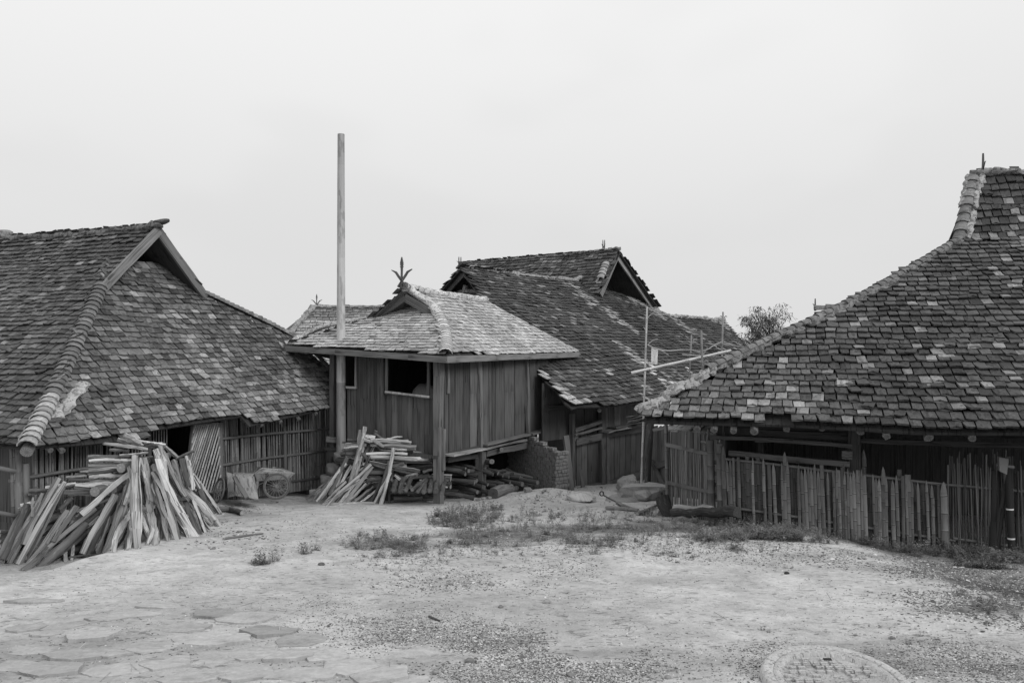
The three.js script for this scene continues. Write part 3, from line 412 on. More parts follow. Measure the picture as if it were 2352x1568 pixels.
  part(house, 'beam', rod(rw.px(1206, 1014, 0.0), rw.px(1238, 1022, 0.35), 0.06, 0.055, 0.15, { end: 0.2 }), M.wood);
  part(house, 'beam', rod(rw.px(1100, 1057, -0.3), rw.px(1130, 1060, 0.35), 0.055, 0.05, 0.18, { end: 0.24, lump: 0.3 }), M.wood);
  part(house, 'beam', rod(rw.px(1130, 1030, -0.2), rw.px(1152, 1032, 0.22), 0.04, 0.04, 0.2, { end: 0.26 }), M.wood);
  for (const [x, y, off, wd, t] of [[1104, 1036, 0.02, 0.17, 0.15], [1216, 1012, 0.02, 0.12, 0.13], [1176, 1040, -0.9, 0.1, 0.1]]) { const p = rw.px(x, y, off); part(house, 'stilt', bar(G(p.x, p.z, -0.1), p, wd, wd * 0.9, t, { up: rw.n, j: 0.008 }), M.wood); }
  for (const [l, r] of [[1.6, 0.5], [1.6, 2.4], [1.6, 4.4], [2.85, 2.4], [2.85, 4.5], [0.45, 4.6]]) { const p = C(l, r, fl - 0.05); part(house, 'stilt', bar(G(p.x, p.z, -0.1), p, 0.14, 0.14, 0.1, { up: l_ }), M.wood); }
  // full grain sack inside the window
  solo('grain_sack', 'pale bulging sack seen inside the wide window of the plank house', 'sack', lump(C(1.0, 0.95, 0.55), 0.34, 0.36, 0.3, 0.16, { amp: 0.25, crease: 1.5 }), M.cloth);
  // tall pole through the eave
  poleAt = pf(783, 779);
  const base = G(poleAt.x, poleAt.z, -0.15);
  const pole = thing('wooden_pole', 'tall round pale pole rising through the eave of the plank house', 'pole', base);
  part(pole, 'shaft', rod(base, P(783, 308, -poleAt.z), 0.098, 0.066, (k) => [0.3, 0.31, 0.28, 0.3, 0.5, 0.6, 0.58, 0.6, 0.55, 0.5, 0.46, 0.42][k] ?? 0.25, { n: 12, sides: 18, j: 0.012, end: 0.36 }), M.bamboo);  // lower shaft toned darker, shade under the eave put into its colour
  for (const [x0, y0, x1, y1, z] of [[768, 1038, 796, 1066, 0.2], [750, 1064, 780, 1090, 0.3], [737, 1090, 764, 1114, 0.4]]) { const d = -poleAt.z + 0.1 - z, a = P((x0 + x1) / 2, (y0 + y1) / 2, d); solo('step_stone', ['topmost rough stone block beside the middle woodpile', 'middle rough stone block left of the middle woodpile', 'lowest rough stone block left of the middle woodpile'][Math.round(z * 10) - 2], 'stone', lump(a, (x1 - x0) / 1829 * d * 0.6, (y1 - y0) / 1829 * d * 0.62, 0.25, 0.24, { flat: 0.75, amp: 0.2 }), M.stone); }
}

// ================================================================== HOUSE A: light roof behind, between the two
{
  const a = P(718, 708, 22), b = P(900, 708, 22.2), c = P(610, 836, 20), up = V(0, 1, 0), fr = planeFrame(a, b, c), p = (x, y) => onPlane(x, y, fr.o, fr.n);
  const house = thing('rear_house', 'distant house with light hipped tile roof behind the tall pole', 'house', G(-5, -24));
  const cs = [a, b, p(930, 836), p(600, 836)], roof = part(house, 'roof', merge([slab(fr, cs.map((q) => fr.st(q)), -0.04, 0.03, 0.08), quadBoard(p(600, 836), P(560, 830, 26), P(700, 722, 26), a, V(-0.5, 0.7, 0), 0.03, 0.1), quadBoard(b, a, P(690, 830, 28), P(900, 830, 28), V(0, 0.7, -0.7), 0.03, 0.1)]), M.wood), tiles = [];
  layTiles(tiles, fr, cs, { w: 0.17, exp: 0.125, th: 0.012, sag: 0.02, wob: 0.15, yaw: 0.02, tone: (s, t) => 0.33 * rr(0.7, 1.15) * (t > fr.st(a)[1] - 0.55 ? 0.6 : 1) * 1.35 });
  tiles.forEach((q) => { const x = q.pos.x / -q.pos.z * F + CX; if (x > 850) q.hid = 1; }); putTiles(roof, tiles);
  mortarBed(roof, [a, p(690, 742), p(655, 779), p(610, 830)].map((q) => q.clone().add(V(0, 0.04, 0))), 0.085, 0.4);
  mortarBed(roof, [a, a.clone().lerp(b, 0.5), b].map((q) => q.clone().add(V(0, 0.04, 0))), 0.07, 0.4);
  finial(roof, P(727, 705, 22), 0.36, V(1, 0, 0), 0.13);
  part(house, 'wall', merge([quadBoard(V(-6.2, -3, -20.9), V(-3, -3, -20.9), V(-3, 1.15, -20.9), V(-6.2, 1.15, -20.9), V(0, 0, 1), 0.05, 0.12), quadBoard(V(-6.2, -3, -24.5), V(-6.2, -3, -20.9), V(-6.2, 1.15, -20.9), V(-6.2, 1.15, -24.5), V(-1, 0, 0), 0.05, 0.12)]), M.wood);
}

// ================================================================== HOUSE B: the big dark house behind
{
  const kB = 1.09, P = (x, y, d) => PX(x, y, d * kB), E1 = P(1310, 930, 16), g = V(0.8, 0, 0.6), q = V(0.6, 0, -0.8), up = V(0, 1, 0), m = 0.65;
  const big = planeFrame(E1, E1.clone().add(q), E1.clone().addScaledVector(g, -1).add(V(0, m, 0))), pb = (x, y) => onPlane(x, y, big.o, big.n);
  const house = thing('great_house', 'biggest house behind, long dark tile roofs with two gables and carved finials', 'house', G(1.5, -21));
  const Pk = P(1410, 578, 26), Pe = P(1056, 607, 30), LF = pb(1362, 675), RF = pb(1501, 707), Wk = pb(1062, 616), We = pb(1322, 647), X1 = pb(1532, 727), X2 = pb(1662, 738), Eh = pb(1775, 852);
  const v = Pe.clone().sub(Pk), inn = (p, k = 0.7) => p.clone().addScaledVector(big.f, k);
  const cBig = [pb(1238, 849), pb(1254, 874), pb(1280, 895), pb(1300, 924), pb(1316, 936), pb(1332, 931), pb(1398, 931), pb(1440, 926), pb(1492, 919), pb(1640, 902), Eh, pb(1712, 792), X2, X1, RF, inn(RF).lerp(LF, 0.25), inn(LF, 0.8).lerp(RF, 0.12), LF, We, Wk, pb(1110, 690), pb(1160, 760)];
  const upL = planeFrame(LF, Pk, Pe), upR = planeFrame(RF, Pk, Pe), s1 = g.clone().multiplyScalar(0.25), cUL = [LF.clone().add(s1), Pk.clone().add(s1), Pe, LF.clone().add(v)].map((p) => p.clone().addScaledVector(upL.n, -upL.n.dot(p.clone().sub(upL.o)))), cUR = [RF.clone().add(s1), Pk.clone().add(s1), Pe, RF.clone().add(v)].map((p) => p.clone().addScaledVector(upR.n, -upR.n.dot(p.clone().sub(upR.o))));
  const wd = V(-0.8 * 1.05, -0.82, -0.6 * 1.05), wl = planeFrame(Wk, We, Wk.clone().add(wd)), s2 = q.clone().multiplyScalar(-0.12), cWL = [Wk.clone().add(s2), We, We.clone().add(wd), Wk.clone().add(wd).add(s2)];
  const hipN = planeFrame(pb(1110, 690), pb(1254, 874), pb(1300, 924).addScaledVector(g, -3)), cH = [pb(1110, 690), pb(1238, 849), pb(1300, 924), pb(1300, 924).addScaledVector(g, -3.5), pb(1110, 690).addScaledVector(g, -1.2)];
  const rear = planeFrame(X1, X2, X2.clone().addScaledVector(g, -2).add(V(0, -1.5, 0))), cRear = [X1, X2, X2.clone().addScaledVector(g, -2).add(V(0, -1.5, 0)), X1.clone().addScaledVector(g, -2).add(V(0, -1.5, 0))];  // rear slope added as a closure so no light leaks into the gable
  const roof = part(house, 'roof', merge([...[[big, cBig], [upL, cUL], [upR, cUR], [wl, cWL], [rear, cRear]].map(([f, c]) => slab(f, c.map((p) => f.st(p)), -0.04, 0.035, 0.05)), quadBoard(X2, Eh, Eh.clone().addScaledVector(g, -4), X2.clone().addScaledVector(g, -2).add(V(0, -1.5, 0)), V(0.6, 0.6, -0.4), 0.03, 0.08)]), M.wood);
  const tiles = [], t1 = darkTone(0.07, 0.28, 0.08), streak = (s, t) => { const k = noise(s * 0.9 + 3, t * 0.22 + 5), top = sstep(0.64, 0.78, k); return rnd() < top * 0.7 ? rr(0.24, 0.5) : t1(s, t); };
  const o = { w: 0.18, exp: 0.162, th: 0.02, sag: 0.1, bad: 0.06, wob: 0.5, yaw: 0.07 };
  layTiles(tiles, big, cBig, { ...o, tone: (s, t) => { const b = streak(s, t); return t < 1.4 && rnd() < 0.3 ? b * rr(1.3, 2.3) : b; } });
  layTiles(tiles, upL, cUL, { ...o, tone: darkTone(0.095, 0.26, 0.08) }); { const h = []; layTiles(h, upR, cUR, { ...o, bad: 0.2, tone: () => rr(0.05, 0.1) }); layTiles(h, wl, cWL, { ...o, bad: 0.15, tone: () => rr(0.06, 0.16) }); h.forEach((z) => (z.hid = 1)); tiles.push(...h); }
  tiles.forEach((z) => { const d = -z.pos.z, x = z.pos.x / d * F + CX, y = CY - (z.pos.y - EYE) / d * F; if (x < 1330 && y > 690 && y < 815 && (x - 1110) / 220 < (y - 685) / 127 || (x > 1500 && y > 935 - (x - 1470) * 0.53)) z.hid = 1; });
  putTiles(roof, tiles);
  const lift = (p, h) => p.clone().add(V(0, h, 0));
  mortarBed(roof, [lift(Pk.clone().add(s1), 0.1), lift(Pk.clone().lerp(Pe, 0.3), 0.03), lift(Pk.clone().lerp(Pe, 0.65), 0.02), lift(Pe, 0.04)], 0.085, 0.3, { rough: 0.8 });
  mortarBed(roof, [lift(Wk, 0.04), lift(Wk.clone().lerp(We, 0.3), 0.03), lift(Wk.clone().lerp(We, 0.6), -0.01), lift(We, 0.03)], 0.1, 0.36, { rough: 0.8 });
  mortarBed(roof, [lift(RF, 0.05), lift(pb(1515, 722), 0.05), lift(X1, 0.05), lift(pb(1600, 733), 0.05), lift(X2, 0.05)], 0.1, 0.4, { rough: 0.9 });
  mortarBed(roof, [lift(pb(1318, 649), 0.02), lift(pb(1345, 645), 0.2), lift(pb(1318, 640), 0.2)].map((p, i) => [pb(1275, 643), pb(1312, 648), pb(1335, 640)][i].addScaledVector(big.n, 0.08)), 0.08, 0.36);
  capRow(roof, [pb(1368, 668), P(1378, 640, 25.2), P(1392, 604, 25.6)].map((p) => lift(p, 0.02)), 8, 0.15, 0.34);
  finial(roof, P(1386, 572, 26.3), 0.33, V(1, 0, 0.2), 0.12, { spike: [-0.05, 0.14], plain: true, horns: [-1, 1], spread: 0.55 });
  finial(roof, P(1056, 612, 21.3), 0.28, V(0.9, 0, -0.3), 0.13, { spike: [-0.1, 0.12], plain: true, spread: 0.8 });
  finial(roof, P(1064, 612, 21.3), 0.16, V(0.9, 0, -0.3), 0.13, { spike: [0.3], plain: true, spread: 1.6 });
  finial(roof, lift(X2, 0.02), 0.3, V(1, 0, 0), 0.1, { fleur: true, plain: true });
  // main gable
  const bd = g.clone().multiplyScalar(0.2);
  part(house, 'barge_board', bar(RF.clone().add(bd).add(V(-0.22, 0.02, 0)), Pk.clone().add(bd).add(V(-0.06, -0.2, 0)), 0.17, 0.05, 0.34, { up: g }), M.wood);
  part(house, 'barge_board', bar(LF.clone().add(bd).add(V(0.1, -0.06, 0)), Pk.clone().add(bd).add(V(-0.06, -0.2, 0)).addScaledVector(g, 0.006), 0.16, 0.05, 0.24, { up: g }), M.wood);
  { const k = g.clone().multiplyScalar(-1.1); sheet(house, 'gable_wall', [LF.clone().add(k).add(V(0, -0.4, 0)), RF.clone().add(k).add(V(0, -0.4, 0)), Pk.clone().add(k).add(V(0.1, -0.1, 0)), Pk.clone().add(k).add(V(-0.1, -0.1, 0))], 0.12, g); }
  // wing gable
  part(house, 'barge_board', bar(Wk.clone().add(wd).add(V(0.16, 0.0, 0)), Wk.clone().add(V(0, -0.16, 0)), 0.2, 0.05, 0.14, { up: q }), M.wood);
  part(house, 'barge_board', bar(pb(1106, 668).add(V(0, -0.08, 0)), Wk.clone().add(V(0.02, -0.14, 0)).addScaledVector(q, 0.006), 0.1, 0.05, 0.12, { up: q }), M.wood);
  part(house, 'tie_beam', bar(P(1040, 671, 21.6), P(1112, 669, 20.4), 0.12, 0.1, 0.26, { up, j: 0.03, n: 8 }), M.mortar);
  part(house, 'king_post', bar(P(1064, 672, 21.1), P(1069, 655, 21.1), 0.1, 0.08, 0.36, { up: q, j: 0.02 }), M.wood);
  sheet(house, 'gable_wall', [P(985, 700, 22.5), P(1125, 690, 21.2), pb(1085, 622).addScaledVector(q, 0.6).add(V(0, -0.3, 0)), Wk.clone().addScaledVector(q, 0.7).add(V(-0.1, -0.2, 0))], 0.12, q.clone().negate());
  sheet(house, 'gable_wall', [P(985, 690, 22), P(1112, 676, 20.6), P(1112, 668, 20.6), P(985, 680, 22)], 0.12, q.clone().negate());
  // walls under the eave
  const w = wallPlane(E1.clone().addScaledVector(g, -0.8), E1.clone().addScaledVector(g, -0.8).add(q)), wall = part(house, 'wall', quadBoard(w.px(1240, 1130, -2.6), w.px(1500, 1110, -2.6), w.px(1500, 860, -2.6), w.px(1240, 860, -2.6), w.n, 0.05, 0.12), M.wood); part(wall, 'beam', bar(w.px(1250, 938, -0.04), w.px(1480, 925, -0.04), 0.1, 0.12, 0.07, { up }), M.wood);
  const run = (es, y0, y1, tones, off = 0) => { for (let i = 0; i + 1 < es.length; i++) wallBoard(wall, 'plank', w, [es[i] + 0.4, y1(es[i]), es[i + 1] - 0.4, y1(es[i + 1]), es[i + 1] - 0.4 + rr(-0.6, 0.6), y0, es[i] + 0.4, y0], 0.025, tones[i % tones.length] * rr(0.85, 1.15), off + rr(-0.012, 0.012)); };
  run([1246, 1262, 1282, 1300, 1322, 1343, 1362, 1381], 880, (x) => 1012 - (x - 1262) * 0.13, [0.09, 0.08, 0.1, 0.085], -0.05);
  run([1384, 1397, 1411, 1426, 1440, 1454, 1468, 1484], 900, (x) => 985 - (x - 1384) * 0.1, [0.2, 0.17, 0.22, 0.19, 0.16], 0.01);
  run([1324, 1336, 1350, 1362, 1380], 998, (x) => 1130, [0.15, 0.17, 0.1, 0.09], -0.02);
  run([1398, 1411, 1424, 1437, 1449, 1461, 1474, 1488], 986, (x) => 1122 - (x - 1398) * 0.2, [0.13, 0.12, 0.15, 0.1], -0.04);
  for (const [x, y0, y1, wd, t] of [[1383, 930, 1132, 0.19, 0.13], [1394, 985, 1130, 0.12, 0.18], [1314, 950, 1128, 0.12, 0.14], [1321, 985, 1012, 0.14, 0.2]]) part(wall, 'post', bar(w.px(x, y1, 0.04), w.px(x, y0, 0.04), wd, 0.1, t, { up: w.n, n: 5, j: 0.01 }), M.wood);
  for (const [x0, y0, x1, y1, h, t, off] of [[1320, 988, 1381, 968, 0.09, 0.2, 0.1], [1320, 999, 1381, 982, 0.05, 0.22, 0.12], [1322, 1015, 1381, 1002, 0.16, 0.14, 0.08], [1388, 987, 1480, 976, 0.12, 0.12, 0.02], [1388, 1000, 1490, 985, 0.1, 0.12, 0.04], [1398, 1112, 1490, 1082, 0.14, 0.12, 0.05], [1322, 1124, 1378, 1112, 0.1, 0.12, 0.05]]) part(wall, 'beam', bar(w.px(x0, y0, off), w.px(x1, y1, off), 0.07, h, t, { up, n: 4 }), M.wood);
  for (const [x0, y0, x1, y1, t] of [[1388, 992, 1460, 975, 0.3], [1420, 985, 1482, 968, 0.2], [1405, 982, 1470, 972, 0.16]]) part(wall, 'ledge', bar(w.px(x0, y0, 0.18), w.px(x1, y1, 0.22), 0.28, 0.03, t, { up, n: 4, j: 0.01 }), M.wood);
  part(house, 'rafter', rod(w.px(1365, 930, 0.2), w.px(1377, 942, 0.8), 0.05, 0.05, 0.14, { end: 0.22 }), M.wood);
  for (let i = 0; i < 6; i++) { const a = P(1448 + rr(-3, 6), 958 + i * 4.6, 16.2), b = P(1490, 950 + i * 4.4 + rr(-3, 3), 15.6); solo('spare_board', ord(i + 1) + ' board from the top of the small stack by the gate roof', 'board', bar(a, b, rr(0.12, 0.25), 0.025, i === 2 ? 0.46 : rr(0.12, 0.26), { up, n: 3, j: 0.012 }), M.wood, 'boards stacked beside the gate'); }
  { const a = w.px(1312, 1122, 0.45), b = w.px(1299, 1000, 0.3); solo('leaning_plank', 'wide weathered plank leaning against the post beside the mud brick wall', 'plank', bar(a.setY(H(a.x, a.z) - 0.03), b, 0.2, 0.06, 0.21, { up: w.n, j: 0.015, n: 5 }), M.wood); }
  { const a = w.px(1340, 1122, 0.3), b = w.px(1330, 1066, 0.1); solo('leaning_plank', 'short broken plank leaning at the foot of the gate', 'plank', bar(a.setY(H(a.x, a.z) - 0.03), b, 0.15, 0.04, 0.15, { up: w.n, taper: 0.4, j: 0.015 }), M.wood); }
}

// ================================================================== HOUSE R: tiled house on the right
const R0 = V(1.71, 0, -10.66), R = (a, b, h) => V(R0.x + 0.945 * a + 0.327 * b, h, R0.z + 0.327 * a - 0.945 * b);
{
  const up = V(0, 1, 0), A = V(0.945, 0, 0.327), B = V(0.327, 0, -0.945), he = 0.69, hm = 3.42, hr = 4.67;
  const house = thing('tiled_house', 'house at right with long low roof of dark and pale tiles above a bamboo fence', 'house', G(R(6, 5, 0).x, R(6, 5, 0).z));
  const lo = planeFrame(R(0, 0, he), R(4.69, 4.69, hm), R(11, 4.69, hm)), pl = (x, y) => onPlane(x, y, lo.o, lo.n), hi = planeFrame(R(4.69, 4.69, hm), R(5.05, 5.6, hr), R(11, 5.6, hr)), lf = planeFrame(R(0, 0, he), R(4.69, 4.69, hm), R(4.69, 6.5, hm)), hb = planeFrame(R(4.69, 6.5, hm), R(5.05, 5.6, hr), R(11, 5.6, hr)), lb = planeFrame(R(0, 11.2, he), R(4.69, 6.5, hm), R(11, 6.5, hm));
  const cLo = [pl(1478, 958), pl(1500, 963), pl(1650, 966), pl(1800, 969), pl(1960, 977), pl(2100, 986), pl(2240, 987), pl(2420, 988), R(13, 0, he), R(13, 4.69, hm), R(4.69, 4.69, hm)], cHi = [R(4.66, 4.69, hm), R(13, 4.69, hm), R(13, 5.6, hr), R(5.0, 5.6, hr)], cLf = [R(0, 0, he), R(4.69, 4.69, hm), R(4.69, 6.5, hm), R(0, 11.2, he)], cHb = [R(4.69, 6.5, hm), R(13, 6.5, hm), R(13, 5.6, hr), R(5.05, 5.6, hr)], cLb = [R(0, 11.2, he), R(13, 11.2, he), R(13, 6.5, hm), R(4.69, 6.5, hm)];
  const roof = part(house, 'roof', merge([[lo, cLo], [hi, cHi], [lf, cLf], [hb, cHb], [lb, cLb]].map(([f, c]) => slab(f, c.map((p) => f.st(p)), -0.045, 0.035, 0.05))), M.wood);
  const t1 = darkTone(0.1, 0.29, 0.17), tiles = [], o = { w: 0.13, exp: 0.162, th: 0.02, sag: 0.07, wob: 0.55, bad: 0.04, yaw: 0.06, roll: 0.045 };
  layTiles(tiles, lo, cLo, { ...o, tone: (s, t) => { const k = t1(s, t); return t < 1.6 && s < 2.2 ? Math.max(k, 0.1) * rr(0.9, 1.5) : t < 1.4 ? k * 0.9 : k; } }); layTiles(tiles, hi, cHi, { ...o, tone: darkTone(0.09, 0.28, 0.1) });
  { const h = []; layTiles(h, lf, cLf, { ...o, tone: t1 }); h.forEach((z) => (z.hid = 1)); tiles.push(...h); }
  putTiles(roof, tiles);
  // a few big loose tiles that slipped
  for (const [x, y, t] of [[2238, 800, 0.28], [2172, 820, 0.3], [2145, 885, 0.3], [2290, 830, 0.14], [1940, 885, 0.42], [2330, 660, 0.36]]) { const f = lo, [s, tt] = f.st(pl(x, y)); part(roof, 'slipped_tile', quadBoard(f.at(s - 0.09, tt - 0.1, 0.06), f.at(s + 0.1, tt - 0.08, 0.055), f.at(s + 0.09, tt + 0.14, 0.035), f.at(s - 0.1, tt + 0.13, 0.04), f.n, 0.015, t, { j: 0.006 }), M.tile); }
  const hp = (x, y, h = 0.05) => pl(x, y).addScaledVector(lo.n, h);
  mortarBed(roof, [hp(1466, 945, 0.02), hp(1500, 935), hp(1545, 910), hp(1590, 884), hp(1640, 852)], 0.08, 0.42, { rough: 1.3, wob: 0.8, step: 0.04 });
  mortarBed(roof, [hp(1640, 854, 0.02), hp(1760, 790, 0.01), hp(1890, 734, 0.01), hp(2040, 655, 0.01), hp(2205, 556, 0.02)], 0.075, 0.24, { rough: 1.1 });
  capRow(roof, [hp(1625, 856, 0.08), hp(1760, 788, 0.06), hp(1890, 728, 0.05), hp(2040, 650, 0.05), hp(2206, 552, 0.06)], 38, 0.072, 0.2);
  const e = (b) => [R(4.66 + 0.4 * b, 4.69 + 0.91 * b, hm + 1.28 * b)][0], sh = (p, k, h = 0.05) => p.clone().addScaledVector(A, k).addScaledVector(hi.n, h);
  mortarBed(roof, [0, 0.35, 0.7, 1].map((b) => sh(e(b), 0.1, 0.02)), 0.05, 0.48, { rough: 1.2, step: 0.04 }); mortarBed(roof, [0.5, 0.75, 1].map((b) => sh(e(b), -0.1, 0)), 0.045, 0.46, { rough: 1.2, step: 0.04 });
  capRow(roof, [0, 0.5, 1].map((b) => sh(e(b), -0.03, 0.0)), 8, 0.11, 0.22);
  mortarBed(roof, [R(5.0, 5.6, hr + 0.04), R(6, 5.6, hr + 0.03), R(12.5, 5.6, hr + 0.02)], 0.085, 0.28, { rough: 1.0 });
  finial(roof, P(2259, 393, 14.2), 0.32, V(1, 0, 0), 0.1, { plain: true, horns: [1], spread: 0.35 });
  // back wing: only its ridge end shows above the hip
  { const a = R(2.3, 3.85, 2.2), b = R(4.0, 3.9, 2.3), dn = V(0, -0.7, 0); const wing = part(house, 'rear_wing', merge([quadBoard(a.clone().addScaledVector(B, -0.6).add(dn), b.clone().addScaledVector(B, -0.6).add(dn), b, a, B.clone().negate(), 0.04, 0.1), quadBoard(b.clone().addScaledVector(B, 1.2).add(dn), a.clone().addScaledVector(B, 1.2).add(dn), a, b, B, 0.04, 0.16)]), M.tile); capRow(wing, [a.clone().add(V(0, 0.05, 0)), b.clone().add(V(0, 0.05, 0))], 9, 0.1, 0.18); finial(wing, a.clone().add(V(0.02, 0.03, 0)), 0.2, V(1, 0, 0), 0.12, { plain: true, horns: [-1], spread: 0.5 }); }
  for (const [x, y] of [[1600, 975], [1640, 976], [1685, 978], [1732, 980], [1808, 972], [1889, 972], [1978, 981], [2039, 991], [2136, 995], [2238, 996]]) { const [s, t] = lo.st(pl(x, y - 8)); part(house, 'rafter', rod(lo.at(s, t + 1.2, -0.16), lo.at(s, t + rr(-0.03, 0.03), -0.13), 0.05, 0.046, 0.2, { end: 0.19, lump: 0.45, n: 3, j: 0.12 }), M.wood); }
  const w = wallPlane(R(0, 1.0, 0), R(8, 1.0, 0)), q = (a, b, c, d, n, t = 0.12) => quadBoard(a, b, c, d, n, 0.05, t, { j: 0 });
  const wall = part(house, 'wall', merge([q(R(1.0, 3.4, -2), R(13, 3.4, -2), R(13, 3.4, 1.2), R(1.0, 3.4, 1.2), B.clone().negate()), q(R(1.0, 3.4, 1.2), R(13, 3.4, 1.2), R(13, 3.4, 2.45), R(3.25, 3.4, 2.45), B.clone().negate()), q(R(1.0, 3.4, -2), R(1.0, 1.0, -2), R(1.0, 1.0, 1.15), R(1.0, 3.4, 1.15), A.clone().negate()), q(R(12.9, 0, -2), R(12.9, 3.4, -2), R(12.9, 3.4, 2.2), R(12.9, 0, 0.6), A)]), M.wood);  // back and side walls added to keep the room behind the fence dark
  sheet(house, 'dirt_floor', [R(1.0, 0.4, -1.02), R(13, 0.4, -0.95), R(13, 3.4, -1.02), R(1.0, 3.4, -1.1)], 0.5, up, 0.05, M.dirt);
  for (const [x0, y0, x1, y1, h, t, off] of [[1636, 988, 1955, 1004, 0.09, 0.07, -0.06], [1630, 1003, 1800, 1010, 0.05, 0.13, 0.04], [1735, 1009, 1958, 1023, 0.06, 0.14, 0.03], [1674, 1040, 1952, 1067, 0.075, 0.2, 0.1], [1960, 1010, 2352, 1024, 0.06, 0.08, 0], [1640, 972, 2400, 998, 0.1, 0.05, -0.05]]) part(house, 'beam', bar(w.px(x0, y0, off), w.px(x1, y1, off), 0.06, h, t, { up, n: 5, bend: 0.004, j: 0.007 }), M.wood);
  for (const [x, wd, y1, t, off] of [[1962, 0.15, 1130, 0.1, -0.02], [1748, 0.08, 1150, 0.09, -0.5]]) part(house, 'post', bar(w.px(x, y1, off), w.px(x, 975, off), wd, wd, t, { up: w.n, n: 4 }), M.wood);
  part(house, 'beam_end', bar(w.px(1934, 1043, 0.1), w.px(1958, 1045, 0.1), 0.1, 0.11, 0.17, { up }), M.wood);
  part(house, 'wall_board', quadBoard(w.px(1646, 1010, -0.02), w.px(1700, 1012, -0.02), w.px(1700, 970, -0.02), w.px(1646, 968, -0.02), w.n, 0.04, 0.06), M.wood);
}
// ================================================================== bamboo fences by the right house
{
  const a = P(1652, 1160, 11), b = P(2352, 1280, 9.8), w = wallPlane(a, b), up = V(0, 1, 0);
  const f = thing('bamboo_fence', 'long fence of pointed split bamboo stakes in front of the right house', 'fence', G(w.px(1900, 1200).x, w.px(1900, 1200).z));
  const rail = (x) => 1051 + (x - 1661) * 0.117;
  for (const [y, off, t, r] of [[2, 0, 0.19, 0.02], [112, 0.0, 0.14, 0.02]]) part(f, 'rail', rod(w.px(1660, rail(1660) + y, off), w.px(2195, rail(2195) + y * 1.15, off), r, r, t, { n: 8, bend: 0.003 }), M.bamboo);
  const tall = { 1664: 1023, 1718: 1047, 1743: 1050, 1800: 1037, 2028: 1071, 2068: 1078 };
  const stake = (x, top, wpx, tone, off, pointed) => {
    const lean = rr(2, 9) * (x < 1960 ? 1 : 0.6) + 1, p0 = w.px(x + lean, 0, off), bot = w.px(x + lean, 1300, off); bot.y = H(bot.x, bot.z) - 0.12; void p0;
    const tp = w.px(x, top, off), d = -tp.z, r = wpx / F * d * 0.5, L = bot.distanceTo(tp), n = [], step = rr(0.17, 0.27); let l = rr(0.03, step), t = tone;
    const add = (x2, k, tn) => n.push([x2, k, tn]);
    add(0, 1, t); for (; l < L - 0.16; l += step * rr(0.9, 1.1)) { add(l - 0.012, 1, t); add(l - 0.004, 1.1, tone * 0.35); add(l + 0.007, 1.06, tone * 1.5); t = tone * rr(0.72, 1.3); add(l + 0.016, 1, t); }
    if (pointed) { add(L - 0.13, 1, t * 1.15); add(L - 0.05, 0.62, t * 1.2); add(L, 0.06, t * 1.1); } else { add(L - 0.02, 1, t); add(L, 0.96, t); }
    const pts = n.map(([x2]) => bot.clone().lerp(tp, x2 / L)); pts.forEach((p, i) => { p.x += (noise(i * 0.3 + x, 4.4) - 0.5) * 0.012; });
    part(f, 'stake', sweep(pts, 7, (k, i) => { const an = i / 7 * 6.28319; return [r * n[k][1] * Math.cos(an), r * 0.55 * n[k][1] * Math.sin(an)]; }, (k) => n[k][2], { up: w.n, us: 4, vs: 1, crease: 1.0, end: tone * 0.5 }), M.bamboo);
  };
  for (let x = 1661, i = 0; x < 2178; i++) { const wpx = rr(5.5, 8.6) * (1 + (x - 1661) / 3500), k = Object.keys(tall).find((t) => Math.abs(t - x) < wpx * 0.5), back = rnd() < 0.3; stake(x, k ? tall[k] : rail(x) + (back ? rr(-2, 5) : rr(-13, 6)), k ? 10 : wpx, back ? rr(0.07, 0.12) : rr(0.11, 0.25), back ? -0.035 : 0.035, !back && rnd() < 0.72); x += wpx * (back ? 0.75 : 0.93) + rr(0, 1.2); }  // back stakes toned darker, the shade between stakes put into their colour
  stake(2168, 1106, 15, 0.22, 0.06, true); stake(1984, 1032, 10, 0.15, -0.35, true); stake(1938, 1065, 9, 0.14, -0.06, true);
  const s = thing('stick_fence', 'dark fence of thin upright sticks at the right edge beside the stake fence', 'fence', G(w.px(2270, 1280).x, w.px(2270, 1280).z));
  for (let x = 2181; x < 2400; x += rr(2.8, 5)) { const off = rr(-0.05, 0.05), bt = w.px(x + rr(-1, 6), 1300, off); bt.y = H(bt.x, bt.z) - 0.08; part(s, 'stick', rod(bt, w.px(x + rr(-5, 3), rr(1032, 1075) + (x > 2330 ? 20 : 0), off), rr(0.007, 0.012), rr(0.006, 0.01), rr(0.09, 0.22), { n: 4, sides: 5, bend: 0.012 }), M.wood); }
  for (const [x0, y0, x1, y1] of [[2178, 1113, 2400, 1132], [2190, 1236, 2400, 1266]]) part(s, 'rail', rod(w.px(x0, y0, 0.0), w.px(x1, y1, 0.0), 0.022, 0.02, 0.14, { n: 5, bend: 0.003 }), M.bamboo);
  part(s, 'post', rod(w.px(2286, 1310, 0.07), w.px(2287, 1080, -0.02), 0.065, 0.055, 0.05, { n: 4 }), M.wood);
  part(s, 'post', rod(w.px(2282, 1290, 0.07), w.px(2312, 1100, 0.02), 0.045, 0.045, 0.06, { n: 4 }), M.wood);
  const pb0 = w.px(2326, 1300, 0.14), pipe = thing('drain_pipe', 'black upright pipe with two narrow white bands at the right edge', 'pipe', G(pb0.x, pb0.z, -0.05)), tp = w.px(2316, 1075, 0.12);
  const pbase = G(pb0.x, pb0.z, -0.1), at = (t) => pbase.clone().lerp(tp, t), yT = (y) => { const h = w.px(2321, y, 0.13).y; return (h - pbase.y) / (tp.y - pbase.y); };
